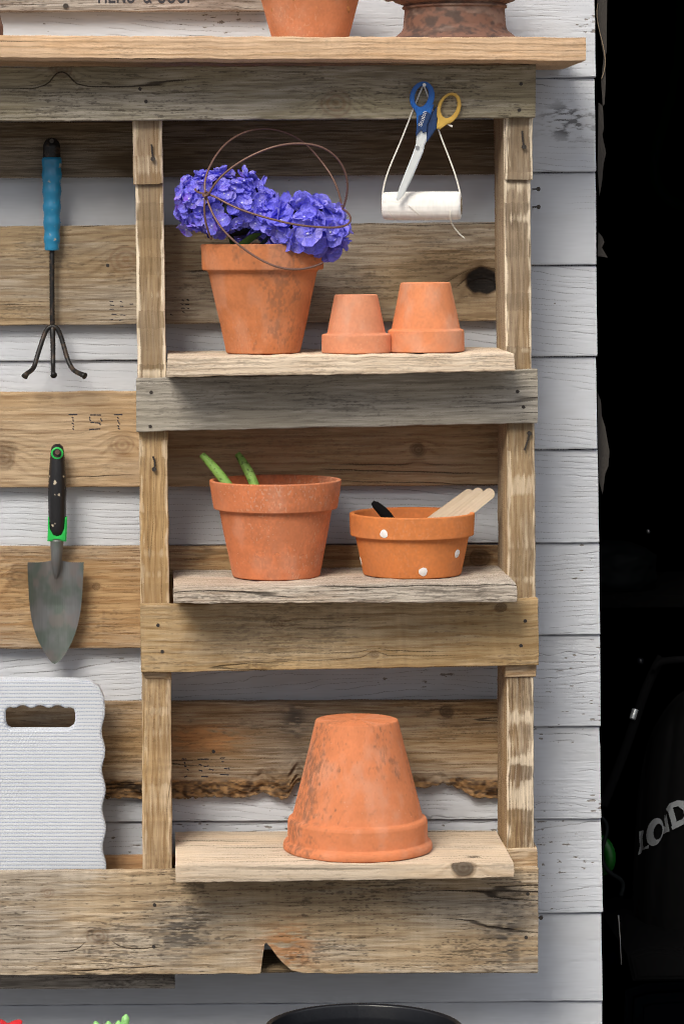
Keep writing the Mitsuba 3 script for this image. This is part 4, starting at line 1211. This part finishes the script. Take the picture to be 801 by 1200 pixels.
pad = put('kneeling_pad', (pv, pm2.faces), 'foam', True, pu)
say(pad, 'pale blue grey foam kneeling pad with a hand hole standing behind the bottom slat', 'kneeling pad')

# ------------------------------------------------------------------ the top plank: rusty vessel, sign, rusty can
YR = 0.01
zr = stand(0, 532, YR)
kR = size(1, YR)
cR = np.array([at(532.5, 260 + (1.625 - zr) / kR, YR)[0], YR, zr])
prof = [(73, 0), (73.5, 2), (71, 5), (62, 12), (60, 17), (58.5, 36), (58.5, 38), (61, 39), (61.5, 41), (58.5, 43), (70, 47), (74, 51), (74, 58), (66, 62), (62, 110), (40, 118), (0, 119)]
m, uv = lathe([(0, 0)] + [(r * kR, hh * kR) for r, hh in prof], cR, 0, 72, round_=0.0015, closed=False, wob=0.0008)
can = put('rusty_vessel', m, 'rust', True, uv)
say(can, 'rusty iron vessel with a flared foot standing on the top plank', 'vessel')
put(f'{can}__handle', tube([cR + np.array([x, yq, zq]) * kR for x, yq, zq in [(-66, -20, 56), (-84, -22, 52), (-90, -22, 70), (-80, -15, 100), (-55, -10, 112)]], 0.005, 10), 'rust', True)
YR2 = -0.06
zr2 = stand(0, -20, YR2)
cR2 = np.array([at(-18, 30, YR2)[0], YR2, zr2])
m, uv = lathe([(0, 0)] + [(r * kR, hh * kR) for r, hh in [(20, 0), (21.5, 3), (21.5, 12), (18, 24), (17, 60), (0, 61)]], cR2, 0, 40, closed=False, wob=0.0006)
k = put('rusty_tin', m, 'rust', True, uv)
say(k, 'rusty tin at the left end of the top plank cut off by the picture edge', 'tin')
YG = 0.128
sign = thing('wooden_sign', 'weathered grey board with black stencilled letters hung above the top plank', 'sign')
px_board(f'{sign}__panel', (-260, -62), (311, -62), (311, 12.5), (-260, 14), YG, 0.020,
         wood_id((0.36, 0.30, 0.26), (0.16, 0.125, 0.10), 0.6, 0.8, 0.3, rings=90, crack=0.8), step=0.006)
for word, x, wid_ in (('HENS', 115, 43), ('&', 168, 10), ('COOP', 184, 44)):
    tm = meshkit.text_mesh(word, size(17, YG), 0.0008, bold=True)
    v = np.array(tm.vertices)
    w_ = v[:, 0].max() - v[:, 0].min()
    v[:, 0] = (v[:, 0] - v[:, 0].min()) * size(wid_, YG) / w_
    o = at(x, 3.2, YG)
    put(f'{sign}__lettering', (np.stack([o[0] + v[:, 0], YG - v[:, 2] + 0.0003, o[2] + v[:, 1]], -1), tm.faces[:, ::-1]), 'ink')
put(f'{sign}__nail', nail_head(77, 7, YG, 0.004, 0.003), 'nail_metal', 40)

# ------------------------------------------------------------------ below: black planter, flowers
YQ = -0.28
kq = size(1, YQ)
rq = 118 * kq
cq = at(426.5, 1204.5, YQ)
zq = cq[2]
prof = [(0, 0), (rq * 0.72, 0), (rq * 0.95, zq - 0.035), (rq * 0.965, zq - 0.034), (rq * 0.99, zq - 0.030), (rq * 1.0, zq - 0.004), (rq * 0.985, zq), (rq * 0.95, zq - 0.002), (rq * 0.93, zq - 0.02), (rq * 0.90, zq - 0.09), (0, zq - 0.10)]
m, uv = lathe(prof, (cq[0], YQ, 0), 0, 96, round_=0.002, closed=False)
k = put('black_planter', m, 'black_plastic', True, uv)
say(k, 'glossy black plastic planter below the pallet, only its rim in view', 'planter')

def tub(x, Y, top, r, name, label, cat):
    key = thing(name, label, cat)
    c = at(x, 1235, Y)
    m, uv = lathe([(0, 0), (r * 0.8, 0), (r, c[2] - 0.03), (r * 0.94, c[2] - 0.03), (r * 0.9, c[2] - 0.05), (0, c[2] - 0.05)], (c[0], Y, 0), 0, 40, closed=False)
    put(f'{key}__tub', m, 'black_plastic', True, uv)
    return key, c


gk, c = tub(128, -0.20, 0, 0.07, 'green_succulent', 'bright green fleshy plant just showing below the pallet', 'plant')
for fx, fy, tx, ty, r in ((137, 1235, 147.5, 1192, 4.6), (133, 1235, 139, 1199, 4.2), (124, 1235, 127, 1199.5, 4.0), (120, 1235, 112, 1199.5, 4.0), (130, 1235, 132, 1203, 4.0)):
    a, b = at(fx, fy + 10, -0.2), at(tx, ty, -0.205)
    mid = (a + b) / 2 + [0.002, -0.004, 0]
    put(f'{gk}__leaf', tube([a, mid, b * 0.85 + mid * 0.15, b, b + (b - mid) * 0.1], [size(2.5), size(3.2), size(r), size(r * 0.85), size(1)], 12), 'flesh_green', True)
rk, c = tub(8, -0.20, 0, 0.07, 'red_flower', 'red flower whose petals just show in the lower left corner', 'flower')
put(f'{rk}__stem', tube([at(8, 1260, -0.2), at(9, 1235, -0.2), at(10, 1208, -0.2)], 0.0025, 8), 'leaf', True)
for q in range(9):
    a = 2 * math.pi * q / 9
    fl = trimesh.creation.icosphere(2, 1.0)
    fl.apply_scale((size(11), size(9), size(2.2)))
    fl.apply_translation((size(13), 0, 0))
    fl.apply_transform(trimesh.transformations.rotation_matrix(-0.12 - 0.25 * (q % 2), [0, 1, 0]))
    fl.apply_transform(trimesh.transformations.rotation_matrix(a, [0, 0, 1]))
    fl.apply_translation(at(6, 1209, -0.2))
    put(f'{rk}__petal', fl, 'red_petal', True)

# ------------------------------------------------------------------ inside the doorway
YI = 0.75


def gx(x, y, Y=YI):
    return at(x, y, Y)


# grass catcher bag with pale letters
bag = thing('grass_bag', 'black fabric grass catcher bag with pale letters in the dark doorway', 'bag')
outline = [(806, 806), (790, 818), (772, 842), (760, 866), (752, 900), (746, 940), (743, 990), (741, 1040), (741, 1090), (744, 1118), (752, 1124)]
nb = 40
V, UV = [], []
ys = np.linspace(806, 1124, 34)
ox = PchipInterpolator([p[1] for p in outline], [p[0] for p in outline])(ys)


def bag_Y(x, y):
    e = (x - np.interp(y, ys, ox)) / 60.0
    fold = 0.012 * np.exp(-((x - (777.5 - (y - 965) * 0.10)) / 3.0) ** 2) + 0.016 * np.exp(-((x - (750.5 - (y - 990) * 0.06)) / 3.2) ** 2)
    return YI + 0.10 * np.exp(-np.maximum(e, 0) * 3.2) + fold + 0.00012 * np.abs(y - 960)


for y, a in zip(ys, ox):
    for j in range(nb):
        t = (j / (nb - 1)) ** 1.3
        x = a + t * (960 - a)
        V.append(at(x, y, float(bag_Y(x, y))))
for y, a in zip(ys, ox):
    for j in range(nb):
        t = (j / (nb - 1)) ** 1.3
        x = a + t * (960 - a)
        V.append(at(x, y, YI + 0.45))
n = len(ys)
i = np.arange(n * nb).reshape(n, nb)
q = np.stack([i[:-1, :-1], i[1:, :-1], i[1:, 1:], i[:-1, 1:]], -1).reshape(-1, 4)
F = np.vstack([q[:, [0, 1, 2]], q[:, [0, 2, 3]]])
N = n * nb
rim = list(i[0]) + list(i[1:, -1]) + list(i[-1, ::-1][1:]) + list(i[::-1, 0][1:-1])
E = []
for j in range(len(rim)):
    a, b = rim[j], rim[(j + 1) % len(rim)]
    E += [[a, a + N, b + N], [a, b + N, b]]
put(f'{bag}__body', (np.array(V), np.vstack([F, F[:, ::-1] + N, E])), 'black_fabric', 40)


def letter(pts, holes=()):
    poly = Polygon([(730 + x / 10, 900 + y / 10) for x, y in pts], [[(730 + x / 10, 900 + y / 10) for x, y in h_] for h_ in holes])
    m = trimesh.creation.extrude_polygon(poly, 1.0, engine='earcut')
    m = m.subdivide_to_size(1.6)
    v = np.array(m.vertices)
    P = np.array([at(x, y, float(bag_Y(x, y)) - (0.0045 if z > 0.5 else 0.0005)) for x, y, z in v])
    put(f'{bag}__letter', (P, m.faces), 'white_print', 40)


letter([(185, 750), (240, 735), (222, 830), (236, 940), (300, 905), (298, 945), (225, 965), (205, 1010), (170, 1025), (195, 920), (188, 830)])
letter(ellipse(370, 755, 96, 168, 14, 36), [ellipse(405, 752, 52, 94, 10, 28)])
letter([(478, 560), (505, 548), (520, 640), (540, 745), (465, 780), (455, 700), (490, 690)])
letter([(495, 490), (540, 420), (640, 382), (740, 395), (800, 470), (800, 590), (740, 650), (575, 730), (560, 695), (570, 680), (525, 525)], [[(578, 470), (640, 452), (700, 500), (715, 560), (690, 605), (625, 632)]])
# mower frame
mw = thing('lawn_mower', 'dark lawn mower frame beside the grass bag in the doorway', 'lawn mower')
put(f'{mw}__handlebar', tube([gx(765, 785, .7), gx(772, 777, .7), (gx(788, 774, .7)), gx(815, 772, .7), gx(850, 772, .7)], 0.006, 12), 'matt_black', True)
put(f'{mw}__handle_tube', tube([gx(775, 770, .72), gx(750, 826, .70), gx(738, 862, .68), gx(722, 905, .66), gx(706, 945, .64)], 0.008, 12), 'matt_black', True)
put(f'{mw}__clamp', trimesh.util.concatenate([tube([gx(744, 832, .685), gx(740.5, 843, .68)], 0.0055, 10)]), 'steel', True)  # bright steel sleeve added for the highlight on the handle tube
put(f'{mw}__knob', trimesh.creation.icosphere(2, 0.006).apply_translation(gx(750, 775, .7)), 'black_plastic', True)
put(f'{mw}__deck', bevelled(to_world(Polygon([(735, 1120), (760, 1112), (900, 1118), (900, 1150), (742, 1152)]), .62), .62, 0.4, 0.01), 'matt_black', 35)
put(f'{mw}__control_rod', tube([gx(724, 1073, .66), gx(726, 1100, .66), gx(727.5, 1131, .66)], 0.0022, 8), 'chrome', True)
put(f'{mw}__wheel', trimesh.creation.cylinder(0.1, 0.06, sections=40).apply_transform(trimesh.transformations.rotation_matrix(math.pi / 2, [0, 1, 0])).apply_translation((at(760, 1190, .8)[0], .8, 0.12)), 'black_plastic', 35)
# hoses
k = put('green_hose', tube([gx(700, 985, .5), gx(710, 992, .5), gx(714, 1008, .5), gx(709, 1018, .52), gx(699, 1021, .55)], 0.010, 12), 'hose_green', True)
say(k, 'short loop of green hose just inside the doorway edge', 'hose')
k = put('grey_cable', tube([gx(704, 958, .48), gx(711, 972, .47), gx(708, 985, .46), gx(705, 1005, .46), gx(713, 1022, .46), gx(725, 1030, .47), gx(727, 1050, .48)], 0.0035, 10), 'shaded_plastic', True)
say(k, 'thin grey cable hanging in front of the green hose', 'cable')
k = put('hanging_hose', tube([gx(796, -10, 2.0), gx(793, 60, 2.0), gx(786, 110, 2.0), gx(772, 160, 2.0), gx(766, 200, 2.0), gx(775, 225, 2.0), gx(795, 240, 2.0), gx(830, 235, 2.0)], 0.012, 12), 'hose_shaded', True)  # green hose in a darker copy of its colour, standing for shade
say(k, 'green hose looped high in the doorway, shade painted into its colour', 'hose')
k = put('plastic_bag', trimesh.creation.icosphere(3, 1.0).apply_scale((0.07, 0.05, 0.055)).apply_translation(gx(722, 668, 1.2)), 'shaded_plastic', True)
v = np.array(trimesh.creation.icosphere(4, 1.0).vertices)
del scene[k]
ball = trimesh.creation.icosphere(4, 1.0)
v = np.array(ball.vertices)
v = v * (1 + 0.35 * (meshkit.fbm(v * 2.2, 4, 3) - 0.5))[:, None] * [0.075, 0.05, 0.055] + gx(722, 668, 1.2)
k = put('plastic_bag', (v, ball.faces), 'shaded_plastic', True)
say(k, 'crumpled clear plastic bag deep in the dark doorway', 'bag')
tarp = bevelled(to_world(Polygon([(735, 1166), (760, 1158), (800, 1156), (900, 1150), (900, 1290), (730, 1290)]), .9), .9, 0.3, 0.03)  # the blue tarp under the mower, shaped as a plain block
k = put('blue_tarp', tarp, 'dark_blue', 35)
say(k, 'dark blue tarp on the shed floor under the mower', 'box')

TABLES['wood'] = table(WOODS)
TABLES['paint'] = table(PAINTS)
TABLES['clay'] = table(CLAYS)
